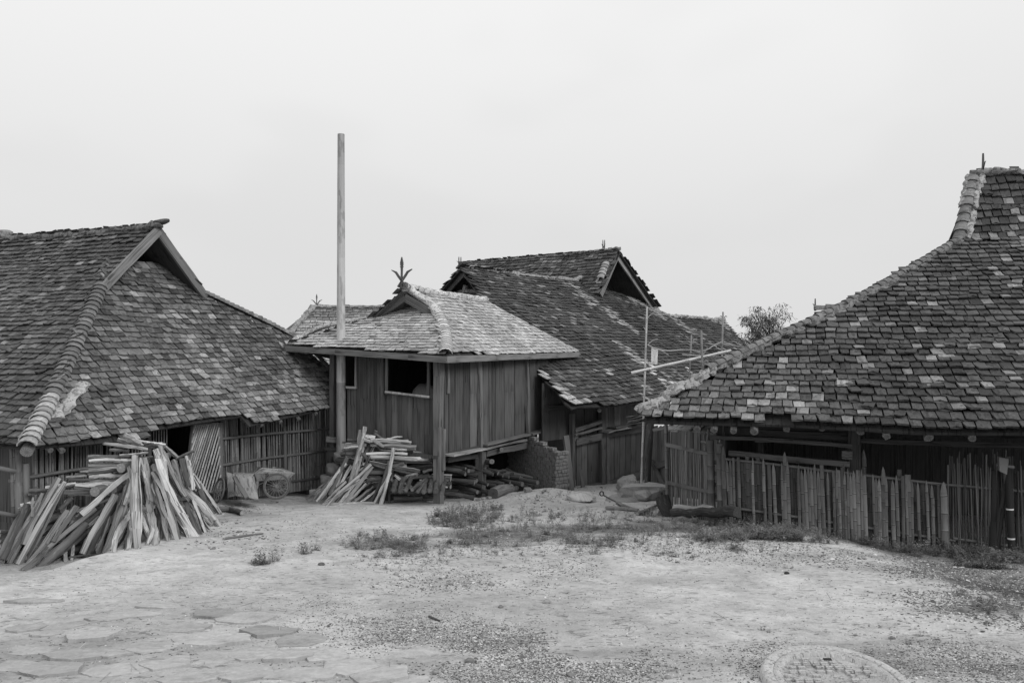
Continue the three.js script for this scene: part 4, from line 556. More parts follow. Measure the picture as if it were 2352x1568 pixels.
  part(pipe, 'tube', rod(pbase, tp, 0.04, 0.04, 0.02, { sides: 14, n: 4, j: 0.01 }), M.rubber);
  for (const y of [1169, 1236]) part(pipe, 'white_band', rod(at(yT(y) - 0.008), at(yT(y) + 0.008), 0.042, 0.042, 0.75, { sides: 14, n: 1, j: 0 }), M.plain);
  const l0 = w.px(2305, 1072, 0.15), lamp = thing('yard_lamp', 'small box shaped floodlight on a bracket above the stick fence', 'lamp', l0);
  part(lamp, 'lamp_box', quadBoard(w.px(2297, 1082, 0.24), w.px(2314, 1090, 0.22), w.px(2318, 1054, 0.2), w.px(2296, 1050, 0.26), w.n, 0.1, 0.2, { j: 0 }), M.plain);
  part(lamp, 'bracket', rod(w.px(2290, 1067, 0.16), w.px(2330, 1073, 0.14), 0.02, 0.02, 0.2, {}), M.plain); part(lamp, 'lamp_foot', rod(w.px(2308, 1080, 0.15), w.px(2311, 1110, 0.1), 0.02, 0.02, 0.1, {}), M.plain);
  // gate of thin bamboo left of the fence, between two posts
  const g0 = P(1527, 1130, 12.7), g1 = P(1634, 1150, 11.3), gw = wallPlane(g0, g1), gate = thing('bamboo_gate', 'gate panel of thin upright bamboo canes left of the stake fence', 'gate', G(gw.px(1580, 1160).x, gw.px(1580, 1160).z));
  for (let x = 1536; x < 1630; x += rr(1.9, 3.2)) { const off = rr(-0.02, 0.02), bt = gw.px(x + rr(-1, 2), 1200, off); bt.y = H(bt.x, bt.z) - 0.02; part(gate, 'cane', rod(bt, gw.px(x + rr(-3, 2), 1020 + (x - 1530) * 0.18 + rr(-2, 4), off), rr(0.007, 0.013), rr(0.007, 0.012), rr(0.18, 0.42), { n: 3, sides: 5, bend: 0.01 }), M.bamboo); }
  for (const [x0, y0, x1, y1, t] of [[1531, 1021, 1632, 1043, 0.22], [1533, 1108, 1632, 1130, 0.17]]) part(gate, 'rail', bar(gw.px(x0, y0, 0.03), gw.px(x1, y1, 0.03), 0.03, 0.05, t, { up }), M.bamboo);
  for (const [x, y0, r, t] of [[1531, 975, 0.032, 0.22], [1633, 1010, 0.055, 0.18], [1654, 1018, 0.05, 0.18]]) { const bt = gw.px(x + 3, 1200, 0.02); bt.y = H(bt.x, bt.z) - 0.05; part(gate, 'post', bambooRod(bt, gw.px(x - 1, y0, 0.02), r, r * 0.92, t, { sides: 10 }), M.bamboo); }
  part(gate, 'cane', rod(gw.px(1622, 1040, -0.1), gw.px(1628, 985, -0.1), 0.02, 0.018, 0.32, {}), M.bamboo); part(gate, 'cane', rod(gw.px(1612, 1014, -0.12), gw.px(1634, 1018, -0.1), 0.018, 0.018, 0.34, {}), M.bamboo);
  for (const y of [1060, 1087, 1112, 1140]) part(gate, 'rung', bar(gw.px(1636, y, -0.04), gw.px(1654, y + 2, -0.04), 0.04, 0.05, 0.13, { up }), M.wood);
  // plank yard wall with a lean-to roof of pale boards behind the gate
  const y0 = P(1494, 1060, 16.4), y1 = P(1655, 1060, 14.6), yw = wallPlane(y0, y1), yard = thing('plank_fence', 'yard wall of old upright planks behind the bamboo gate', 'fence', G(yw.px(1570, 1100).x, yw.px(1570, 1100).z));
  for (let x = 1484; x < 1650;) { const b2 = x + rr(7, 12); const p0 = yw.px(x, 1160), p1 = yw.px(b2 - 0.6, 1160); p0.y = H(p0.x, p0.z) - 0.05; p1.y = H(p1.x, p1.z) - 0.05; const off = w.n.clone().multiplyScalar(rr(-0.02, 0.02)); part(yard, 'plank', quadBoard(p0.add(off), p1.add(off), yw.px(b2 - 0.6 + rr(-1, 1), 975 + rr(0, 8)).add(off), yw.px(x + rr(-1, 1), 975 + rr(0, 8)).add(off), yw.n, 0.025, rr(0.09, 0.22)), M.wood); x = b2; }
  part(yard, 'rail', bar(yw.px(1500, 1073, 0.04), yw.px(1540, 1060, 0.04), 0.05, 0.12, 0.13, { up }), M.wood);
  for (const [x, wd, t] of [[1490, 0.14, 0.1], [1476, 0.06, 0.14]]) { const bt = yw.px(x - 6, 1160, 0.25); bt.y = H(bt.x, bt.z) - 0.05; part(yard, 'post', rod(bt, yw.px(x + 6, 970, 0.2), wd * 0.5, wd * 0.42, t, { n: 5, lump: 0.25, bend: 0.02 }), M.bark); }
  part(yard, 'brace', bar(yw.px(1530, 1125, 0.08), yw.px(1496, 1058, 0.05), 0.09, 0.04, 0.14, { up: yw.n }), M.wood);
  const lean = thing('board_roof', 'small lean-to roof of loose pale boards behind the bamboo gate', 'roof', yw.px(1590, 980));
  for (let i = 0; i < 13; i++) { const x = 1532 + i * 9.2, a2 = P(x + rr(-3, 3), 992 - rr(0, 5) + (i > 8 ? 4 : 0), 13.5 - i * 0.08), b2 = P(x + 26 + rr(-5, 5), 966 + rr(-2, 2), 14.6 - i * 0.08); part(lean, 'board', bar(a2, b2, rr(0.09, 0.14), 0.015, rr(0.42, 0.62), { up, n: 2, j: 0.006 }), M.wood); }
  part(lean, 'rafter', bar(P(1502, 988, 14.3), P(1545, 978, 13.9), 0.06, 0.05, 0.2, { up }), M.wood);
}

// ================================================================== mud brick wall by the stilts
{
  const a = P(1168, 1070, 18.3), b = P(1272, 1070, 16.9), w = wallPlane(a, b), L = a.distanceTo(b.clone().setY(a.y)), t = thing('mud_brick_wall', 'low crumbling wall of mud bricks beside the stilts of the plank house', 'wall', G(b.x, b.z));
  const y0 = H(b.x, b.z) - 0.1, top = (s) => -0.44 - 0.06 * Math.abs(s / L - 0.6) + (s > L * 0.72 ? -0.13 * ((s / L - 0.72) / 0.28) : 0) + 0.04 * noise(s * 4, 2.2), at = (s, h, o = 0) => a.clone().setY(h).addScaledVector(w.dir, s * (w.dir.dot(b.clone().sub(a)) > 0 ? 1 : -1)).addScaledVector(w.n, o), dv = b.clone().sub(a).setY(0).normalize();
  part(t, 'mortar_core', merge([quadBoard(at(0, y0), at(L - 0.05, y0), at(L - 0.05, top(L) - 0.1), at(0, top(0) - 0.06), w.n, 0.3, 0.26, { n: 4, j: 0.01 })]), M.mortar);
  const geo = Array.from({ length: 5 }, () => quadBoard(V(-0.103, -0.034, 0.06), V(0.103, -0.034, 0.06), V(0.103, 0.034, 0.06), V(-0.103, 0.034, 0.06), V(0, 0, 1), 0.12, rr(0.27, 0.35), { j: 0.008, n: 2 }));
  for (let r = 0, h = y0 + 0.05; h < -0.42; h += 0.077, r++) for (let s = (r % 2) * 0.11 + 0.05; s < L + 0.02; s += 0.215) { if (h > top(s) - 0.02) continue; const p = at(s + rr(-0.02, 0.02), h + rr(-0.006, 0.006), -0.056 + rr(-0.005, 0.006)), m = shade(new THREE.Mesh(geo[Math.floor(rnd() * 5)], M.mortar)); m.name = 'brick'; m.position.copy(p.sub(t.position)); m.rotation.set(rr(-0.04, 0.04), Math.atan2(-dv.z, dv.x) + rr(-0.05, 0.05), rr(-0.04, 0.04)); m.scale.x = rr(0.85, 1.0); t.add(m); }
  for (let h = y0 + 0.05; h < top(L) - 0.03; h += 0.077) { for (const o of [-0.1, -0.24]) { const m = shade(new THREE.Mesh(geo[Math.floor(rnd() * 5)], M.mortar)); m.name = 'brick'; m.position.copy(at(L + rr(-0.02, 0.05), h, o).sub(t.position)); m.rotation.y = Math.atan2(-dv.z, dv.x) + 1.57 + rr(-0.2, 0.2); t.add(m); } }
}

// ================================================================== firewood
function firewood(p0, p1, w, kind, grey = 1) { // kind: split (pale cleft faces, some bark), slab, bark (round)
  const n = 7;
  if (kind === 'bark') return rod(p0, p1, w / 2, w / 2 * rr(0.85, 1), rr(0.13, 0.24), { n: 7, bend: 0.02, lump: 0.22, sides: 9, end: rr(0.3, 0.5), crease: 0.9, j: 0.07 });
  if (kind === 'birch') return rod(p0, p1, w / 2, w / 2 * rr(0.85, 1), rr(0.44, 0.56), { n: 7, bend: 0.025, lump: 0.16, sides: 9, end: 0.45, crease: 0.9, j: 0.07 });
  const pale = rr(0.38, 0.74) * grey, rot = kind === 'slab' ? rr(-0.25, 0.25) : rr(0, 6.28), c = Math.cos(rot), s = Math.sin(rot);
  const sec = kind === 'slab' ? [[-0.5, -0.2], [0, -0.24], [0.5, -0.2], [0.52, 0.1], [0.1, 0.26], [-0.5, 0.16]] : rnd() < 0.5 ? [[-0.5, -0.34], [0.5, -0.3], [0.42, 0.12], [0.12, 0.46], [-0.3, 0.36]] : [[-0.5, -0.2], [0.1, -0.45], [0.5, -0.1], [0.3, 0.38], [-0.35, 0.35]];
  const barkSide = kind === 'slab' ? -1 : Math.floor(rnd() * sec.length), jit = Array.from({ length: (n + 1) * 8 }, () => [rr(-0.085, 0.085), rr(-0.085, 0.085)]), tw = rr(-0.5, 0.5), sc = Array.from({ length: n + 1 }, () => rr(0.86, 1.1)); sc[0] *= rr(0.75, 1); sc[n] *= rr(0.7, 1);
  return sweep(path(p0, p1, n, 0.03), sec.length, (k, i) => { const x = (sec[i][0] + jit[k * 8 + i][0]) * w * sc[k], y = (sec[i][1] + jit[k * 8 + i][1]) * w * sc[k]; const c2 = Math.cos(rot + tw * k / n), s2 = Math.sin(rot + tw * k / n); return [x * c2 - y * s2, x * s2 + y * c2]; }, (k, i) => i === barkSide ? 0.15 : pale * (0.78 + 0.34 * hash(i, 3, Math.round(pale * 1e4))) * (0.9 + 0.2 * hash(k, i, Math.round(pale * 1e3))), { us: 2.2, vs: 0.55, end: pale * rr(0.8, 1.05) });
}
function pile(sx, sy, k, ox, oy, baseD, core, pw, list, name) { // list rows: x0,y0 (upper end), x1,y1 (lower end), width in px of the zoom, kind, lies?
  const out = [], more = [];
  for (const q of list) { const lies = q[6]; if (!lies && q[4] > 40 && rnd() < 0.8) more.push([q[0] + rr(-80, 80), q[1] + rr(0, 200), q[2] + rr(-95, 95), q[3] + rr(-20, 0), q[4] * rr(0.5, 0.8), rnd() < 0.3 ? 'bark' : 'split', 0, 0.14]); if (!lies && q[4] > 40 && rnd() < 0.9) more.push([q[0] + rr(-60, 60), q[1] + rr(20, 130), q[2] + rr(-75, 75), q[3] + rr(-14, 4), q[4] * rr(0.6, 0.95), rnd() < 0.25 ? 'bark' : 'split', 0, 0.09]); else if (lies && q[4] > 28 && q[3] < 800 && rnd() < 0.8) more.push([q[0] + rr(-60, 40), q[1] + rr(18, 45), q[2] + rr(-60, 40), q[3] + rr(18, 45), q[4] * rr(0.6, 0.95), rnd() < 0.4 ? 'bark' : 'split', 1, (q[7] || 0) + 0.07]); }
  for (const [x0, y0, x1, y1, wd, kind, lies, extra = 0] of [...list, ...more]) {
    const X0 = x0 * k + ox, Y0 = y0 * k + oy, X1 = x1 * k + ox, Y1 = y1 * k + oy; let a, b;
    if (lies) { const d0 = baseD(X0) + core(Y0) + extra, d1 = baseD(X1) + core(Y1) + extra; a = P(X0, Y0, d0); b = P(X1, Y1, d1); }
    else { const gb = ground(X1, Y1), d1 = Math.min(-gb.z, baseD(X1) + 0.35) + extra; b = P(X1, Y1, d1); a = P(X0, Y0, Math.max(d1 + 0.1, baseD(X0) + core(Y0) - 0.12 + extra)); const dir = b.clone().sub(a).normalize(); b.addScaledVector(dir, 0.05); }
    out.push({ a, b, grey: !lies && x1 < 820 && name === 'left' ? 0.62 : 1, w: wd * 0.84 * k / F * -(a.z + b.z) / 2, kind, lies, X: X1, Y: (Y0 + Y1) / 2 });
  }
  const up = out.filter((q) => !q.lies).sort((p, q) => p.X - q.X), lie = out.filter((q) => q.lies).sort((p, q) => p.Y - q.Y);
  const word = { split: 'pale split', slab: 'broad pale split', bark: 'round bark covered', birch: 'pale barked round' };
  up.forEach((q, i) => solo('firewood_log', `${word[q.kind]} log leaning on the ${name} woodpile, ${ord(i + 1)} leaning log from the left`, 'firewood', firewood(q.a, q.b, q.w, q.kind, q.grey), q.kind === 'bark' || q.kind === 'birch' ? M.bark : M.wood, `logs leaning on the ${name} woodpile`));
  lie.forEach((q, i) => solo('firewood_log', `${word[q.kind]} log lying in the ${name} woodpile, ${ord(i + 1)} lying log from its top`, 'firewood', firewood(q.a, q.b, q.w, q.kind), q.kind === 'bark' || q.kind === 'birch' ? M.bark : M.wood, `logs lying in the ${name} woodpile`));
}
{ // left pile, read off a zoom of 4.13
  const S = 'split', B = 'slab', K = 'bark', Q = 'birch';
  const d0 = -ground(60, 1310).z, d1 = -ground(500, 1207).z, bd = (x) => lerp(d0, d1, clamp((x - 60) / 440, -0.25, 1.2)) + 0.05;
  const core = (y) => clamp(0.55 - (1230 - y) * 0.0006, 0.25, 0.6) + 0.1;
  const L = [
    [1355, 300, 1385, 1230, 78, B], [1440, 320, 1540, 760, 76, B], [1500, 720, 1560, 1195, 80, B], [1575, 230, 1700, 690, 105, B], [1600, 180, 1850, 680, 60, S], [1590, 340, 1960, 1110, 84, B], [1540, 470, 1790, 1140, 72, S], [1750, 340, 1900, 720, 66, S], [1830, 330, 1890, 570, 72, K], [1870, 300, 1935, 610, 54, S], [1990, 590, 2120, 860, 72, K], [1935, 480, 2195, 850, 56, S], [1850, 640, 2200, 1010, 84, B], [1690, 690, 1890, 1115, 76, S], [1550, 740, 1690, 1155, 64, S], [1440, 880, 1480, 1195, 66, S], [1950, 860, 2090, 1060, 44, S], [1860, 760, 2020, 1090, 56, S], [1930, 700, 2060, 1070, 50, S],
    [1280, 610, 1040, 1280, 100, B], [1310, 530, 1250, 760, 70, S], [1310, 830, 1140, 1275, 64, S], [1240, 800, 1150, 1200, 90, S], [1320, 920, 1280, 1245, 78, S], [1160, 690, 850, 1250, 86, S], [1100, 800, 890, 1290, 80, K], [1290, 480, 850, 860, 66, S, 0, -0.05], [960, 830, 310, 1390, 66, S], [850, 990, 400, 1410, 100, K], [770, 810, 560, 1130, 72, S], [680, 850, 300, 1370, 76, S], [650, 560, 200, 1350, 76, S], [590, 520, 250, 1150, 70, S], [560, 600, 110, 1340, 72, S], [430, 680, 80, 1310, 84, S], [270, 780, 50, 1300, 78, K], [330, 720, 320, 880, 30, S], [740, 1130, 720, 1325, 42, Q], [640, 1190, 660, 1362, 58, Q], [540, 1150, 240, 1450, 95, S], [1020, 930, 930, 1290, 70, K, 0, 0.12], [1080, 900, 980, 1270, 66, S, 0, 0.14], [480, 900, 180, 1350, 70, S, 0, 0.1],
    [1040, 175, 1480, 240, 84, B, 1], [1250, 85, 1420, 165, 62, S, 1], [1400, 155, 1660, 185, 60, B, 1, 0.1], [1180, 140, 1420, 170, 70, S, 1, 0.1], [880, 305, 1300, 312, 46, K, 1], [1200, 298, 1490, 270, 34, S, 1, -0.05], [890, 352, 1345, 352, 56, S, 1], [800, 445, 1340, 398, 50, S, 1], [880, 482, 1340, 420, 46, K, 1], [660, 512, 870, 500, 34, S, 1], [690, 540, 900, 545, 36, K, 1], [890, 510, 1260, 504, 52, S, 1], [750, 592, 1190, 588, 64, S, 1], [740, 622, 1100, 642, 40, S, 1], [640, 662, 1010, 650, 58, S, 1], [450, 622, 760, 580, 44, S, 1], [280, 655, 470, 645, 56, K, 1, 0.15], [200, 800, 420, 742, 56, S, 1], [930, 692, 1190, 690, 54, S, 1], [1660, 205, 1800, 320, 46, S, 1], [1770, 330, 1950, 250, 32, K, 1], [600, 840, 720, 720, 66, K, 1, 0.1], [1100, 240, 1300, 255, 40, S, 1, 0.05],
    [700, 1322, 1100, 1290, 24, K, 1, -0.62], [2040, 840, 2300, 830, 60, K, 1, -0.1], [2110, 1012, 2290, 1012, 26, K, 1, -0.5], [0, 1060, 150, 1065, 46, K, 1, 0.2], [0, 1100, 120, 1110, 46, K, 1, 0.2], [0, 1160, 100, 1165, 44, K, 1, 0.2], [0, 1210, 60, 1215, 50, K, 1, 0.1], [2210, 1110, 2330, 1100, 0.1, K, 1]];
  L.pop();
  pile(0, 0, 0.2279, 0, 978.4, bd, core, 0, L, 'left');
  // inner logs that the leaning ones rest on
  const put = []; for (let i = 0; i < 30; i++) { const u = rr(0.02, 0.98), x = lerp(40, 480, u), hTop = u < 0.35 ? lerp(1230, 1110, u / 0.35) : u < 0.75 ? lerp(1110, 1030, (u - 0.35) / 0.25) : lerp(1040, 1150, (u - 0.75) / 0.25), yb = 1318 - u * 105, y = lerp(yb - 12, Math.max(hTop + 25, 1045), rnd()), d = bd(x) + core(y) + rr(0.1, 0.3); put.push([P(x, y, d), d]); }
  put.forEach(([c, d]) => { const r = V(0.15 + rr(-0.15, 0.15), rr(-0.05, 0.05), -1).normalize().multiplyScalar(rr(0.3, 0.46)); const a = c.clone().sub(r), b = c.clone().add(r); for (const p of [a, b]) p.y = Math.max(p.y, H(p.x, p.z) + 0.05); solo('firewood_log', 'dark round log deep inside the left woodpile, behind its leaning logs', 'firewood', firewood(a, b, rr(0.09, 0.14), 'bark'), M.bark, 'logs deep inside the left woodpile'); });
}
{ // middle pile, read off a zoom of 3.675
  const S = 'split', B = 'slab', K = 'bark', Q = 'birch', bd = (x) => lerp(14.1, 14.35, clamp((x - 730) / 290, -0.3, 1.3)), core = (y) => clamp(0.5 - (1155 - y) * 0.0008, 0.2, 0.5);
  const L = [
    [1510, 150, 1380, 640, 48, Q], [1610, 190, 1400, 620, 42, K, 0, 0.15], [1565, 490, 1175, 860, 46, S], [1580, 510, 1310, 830, 42, S], [1762, 340, 1650, 850, 44, B], [1740, 560, 1590, 845, 40, S], [1340, 480, 1090, 800, 36, S], [1290, 560, 1110, 790, 34, S], [1350, 430, 1200, 740, 46, K], [1340, 640, 1150, 830, 36, S], [1520, 660, 1370, 810, 36, S], [1180, 630, 1000, 790, 20, K], [1220, 600, 1060, 785, 28, K], [1620, 720, 1490, 815, 36, S], [1460, 620, 1290, 820, 40, S], [1420, 560, 1260, 740, 40, K, 0, 0.1], [1660, 620, 1560, 830, 34, K], [1390, 500, 1230, 800, 36, S, 0, 0.08], [1590, 690, 1420, 820, 40, S, 0, 0.1],
    [1560, 425, 2090, 440, 50, Q, 1, -0.1], [1520, 396, 1890, 398, 34, S, 1, -0.08], [1780, 355, 1885, 360, 40, B, 1], [1560, 280, 1925, 300, 44, S, 1], [1590, 275, 1680, 330, 40, Q, 1, -0.05], [1660, 325, 1970, 332, 36, Q, 1], [1330, 312, 1520, 316, 36, S, 1], [1320, 340, 1470, 330, 30, S, 1], [1550, 465, 2000, 550, 36, S, 1, -0.08], [1960, 475, 2180, 420, 30, S, 1], [1940, 380, 2140, 390, 28, K, 1], [2000, 410, 2075, 360, 22, S, 1], [1735, 510, 1860, 480, 44, K, 1, -0.1], [1775, 585, 1950, 720, 40, S, 1, -0.16], [1730, 720, 1890, 605, 46, K, 1, -0.12], [1860, 620, 2080, 595, 44, K, 1], [2110, 580, 2290, 585, 20, S, 1], [1870, 605, 1985, 568, 36, S, 1, -0.05], [1760, 740, 2200, 735, 44, K, 1, -0.1], [1770, 800, 2030, 795, 44, K, 1, -0.1], [1900, 770, 2230, 790, 44, K, 1], [1200, 850, 1590, 842, 42, Q, 1, -0.45], [1520, 560, 1700, 560, 50, K, 1], [1530, 630, 1660, 615, 44, K, 1], [2000, 635, 2220, 660, 40, S, 1], [1970, 680, 2070, 680, 34, S, 1], [1820, 560, 2000, 580, 50, K, 1, 0.1], [1480, 390, 1540, 460, 40, K, 1, 0.1], [1340, 390, 1500, 400, 44, K, 1, 0.1], [1440, 480, 1560, 500, 50, S, 1, 0.1], [1900, 520, 2120, 540, 50, K, 1, 0.12], [1700, 650, 1900, 660, 50, K, 1, 0.1], [2030, 560, 2110, 535, 30, S, 1], [1500, 230, 1600, 250, 40, S, 1, 0.05], [1500, 265, 1560, 285, 36, S, 1], [1680, 275, 1900, 272, 28, S, 1, 0.1], [1690, 268, 1845, 242, 22, S, 1, 0.1], [1600, 215, 1680, 275, 30, K, 1, 0.1], [1350, 270, 1480, 275, 30, K, 1, 0.15], [2180, 620, 2260, 640, 40, K, 1, 0.1], [2060, 720, 2220, 716, 40, Q, 1, -0.05]];
  pile(0, 0, 0.256, 451.6, 940.8, bd, core, 0, L, 'middle');
  for (let i = 0; i < 9; i++) { const x = lerp(905, 1015, i / 8), a = P(x, 1128 + rr(-4, 6), 14.05 + rr(-0.05, 0.05)), b = a.clone().add(V(rr(-0.1, 0.2), rr(0.02, 0.12), -0.6)); solo('firewood_log', `dark log end on at the foot of the middle woodpile, ${ord(i + 1)} from left`, 'firewood', rod(a.setY(Math.max(a.y, H(a.x, a.z) + 0.04)), b, rr(0.035, 0.05), 0.04, 0.12, { n: 5, bend: 0.02, lump: 0.25, end: rr(0.12, 0.3), j: 0.08 }), M.bark, 'logs end on at the foot of the middle woodpile'); }
  for (let i = 0; i < 24; i++) { const u = rnd(), x = lerp(800, 1010, u), y = lerp(1125, u < 0.4 ? 1020 : 1065, rnd()), d = bd(x) + core(y) + rr(0.15, 0.4), c = P(x, y, d), r = V(1, rr(-0.15, 0.15), rr(-0.4, 0.4)).normalize().multiplyScalar(rr(0.2, 0.34)), a = c.clone().sub(r), b = c.clone().add(r); for (const p of [a, b]) p.y = Math.max(p.y, H(p.x, p.z) + 0.05); solo('firewood_log', 'dark round log deep inside the middle woodpile, behind its outer logs', 'firewood', firewood(a, b, rr(0.07, 0.12), 'bark'), M.bark, 'logs deep inside the middle woodpile'); }
}
{ // dark branches stored under the plank house, and the thick log before them
  const rows = []; for (let i = 0; i < 58; i++) { const u = rnd(), x = lerp(1024, 1200, u), hTop = lerp(1062, 1090, u), y = lerp(1138 - u * 20, hTop, rnd()); rows.push([x, y, lerp(14.9, 17.0, u) + rr(0, 0.4) + (1138 - y) * 0.004]); }
  rows.sort((a, b) => a[0] - b[0]);
  rows.forEach(([x, y, d], i) => { const c = P(x, y, d), r = V(rr(0.5, 0.9), rr(-0.22, -0.02), rr(-0.5, 0.6)).normalize().multiplyScalar(rr(0.25, 0.5)), a = c.clone().sub(r), b = c.clone().add(r); for (const p of [a, b]) p.y = Math.max(p.y, H(p.x, p.z) + 0.04); solo('stored_branch', `dark round branch heaped under the plank house, ${ord(i + 1)} from the left of the heap`, 'firewood', rod(a, b, rr(0.03, 0.055), rr(0.03, 0.05), rr(0.06, 0.14), { n: 5, bend: 0.03, lump: 0.2, end: rr(0.14, 0.3) }), M.bark, 'branches heaped under the plank house'); });
  for (const [x0, y0, x1, y1, i] of [[1110, 1098, 1200, 1112, 1], [1130, 1092, 1235, 1108, 2], [1118, 1118, 1180, 1122, 3]]) solo('stored_branch', `long smooth pole lying under the plank house, ${ord(i)} of three from the left`, 'firewood', rod(P(x0, y0, 17.2), P(x1, y1, 16.3), 0.045, 0.05, 0.12, { n: 5, bend: 0.015, end: 0.2 }), M.bark, 'long poles under the plank house');
  const a = ground(1140, 1144), b = ground(1226, 1122);
  solo('thick_log', 'thick smooth bent log on the ground in front of the mud brick wall', 'log', rod(0, 0, 0.115, 0.09, 0.22, { pts: [a.clone().add(V(-0.06, 0.1, 0.05)), a.clone().lerp(b, 0.12).add(V(0, 0.14, 0)), a.clone().lerp(b, 0.3).add(V(0, 0.12, 0)), a.clone().lerp(b, 0.6).add(V(0, 0.14, 0)), a.clone().lerp(b, 0.85).add(V(0, 0.17, 0)), b.clone().add(V(0, 0.2, 0))], sides: 12, lump: 0.14, end: 0.12, j: 0.09 }), M.wood);
  [[1104, 1140, 14, 0.4], [1118, 1138, 12, 0.34], [1124, 1146, 10, 0.42], [1110, 1147, 9, 0.45], [1134, 1136, 10, 0.3], [1212, 1130, 17, 0.28], [1226, 1118, 12, 0.34], [1098, 1150, 8, 0.3]].forEach(([x, y, s, t], i) => { const p = ground(x, y), r = s / F * -p.z / 2 * 1.2; solo('rubble_stone', i < 5 || i === 7 ? `small pale stone in the rubble left of the thick log, ${ord([1, 4, 5, 3, 6, 0, 0, 2][[0, 1, 2, 3, 4, 7].includes(i) ? [0, 1, 2, 3, 4, 7].indexOf(i) === 5 ? 7 : i : 0] || 2)} from the left` : i === 5 ? 'grey stone lying under the raised end of the thick log' : 'angular stone at the foot of the mud brick wall', 'stone', lump(p.clone().add(V(0, r * 0.4, 0)), r, r * 0.8, r, t, { flat: 0.7 }), M.stone, 'rubble stones near the thick log'); });
}

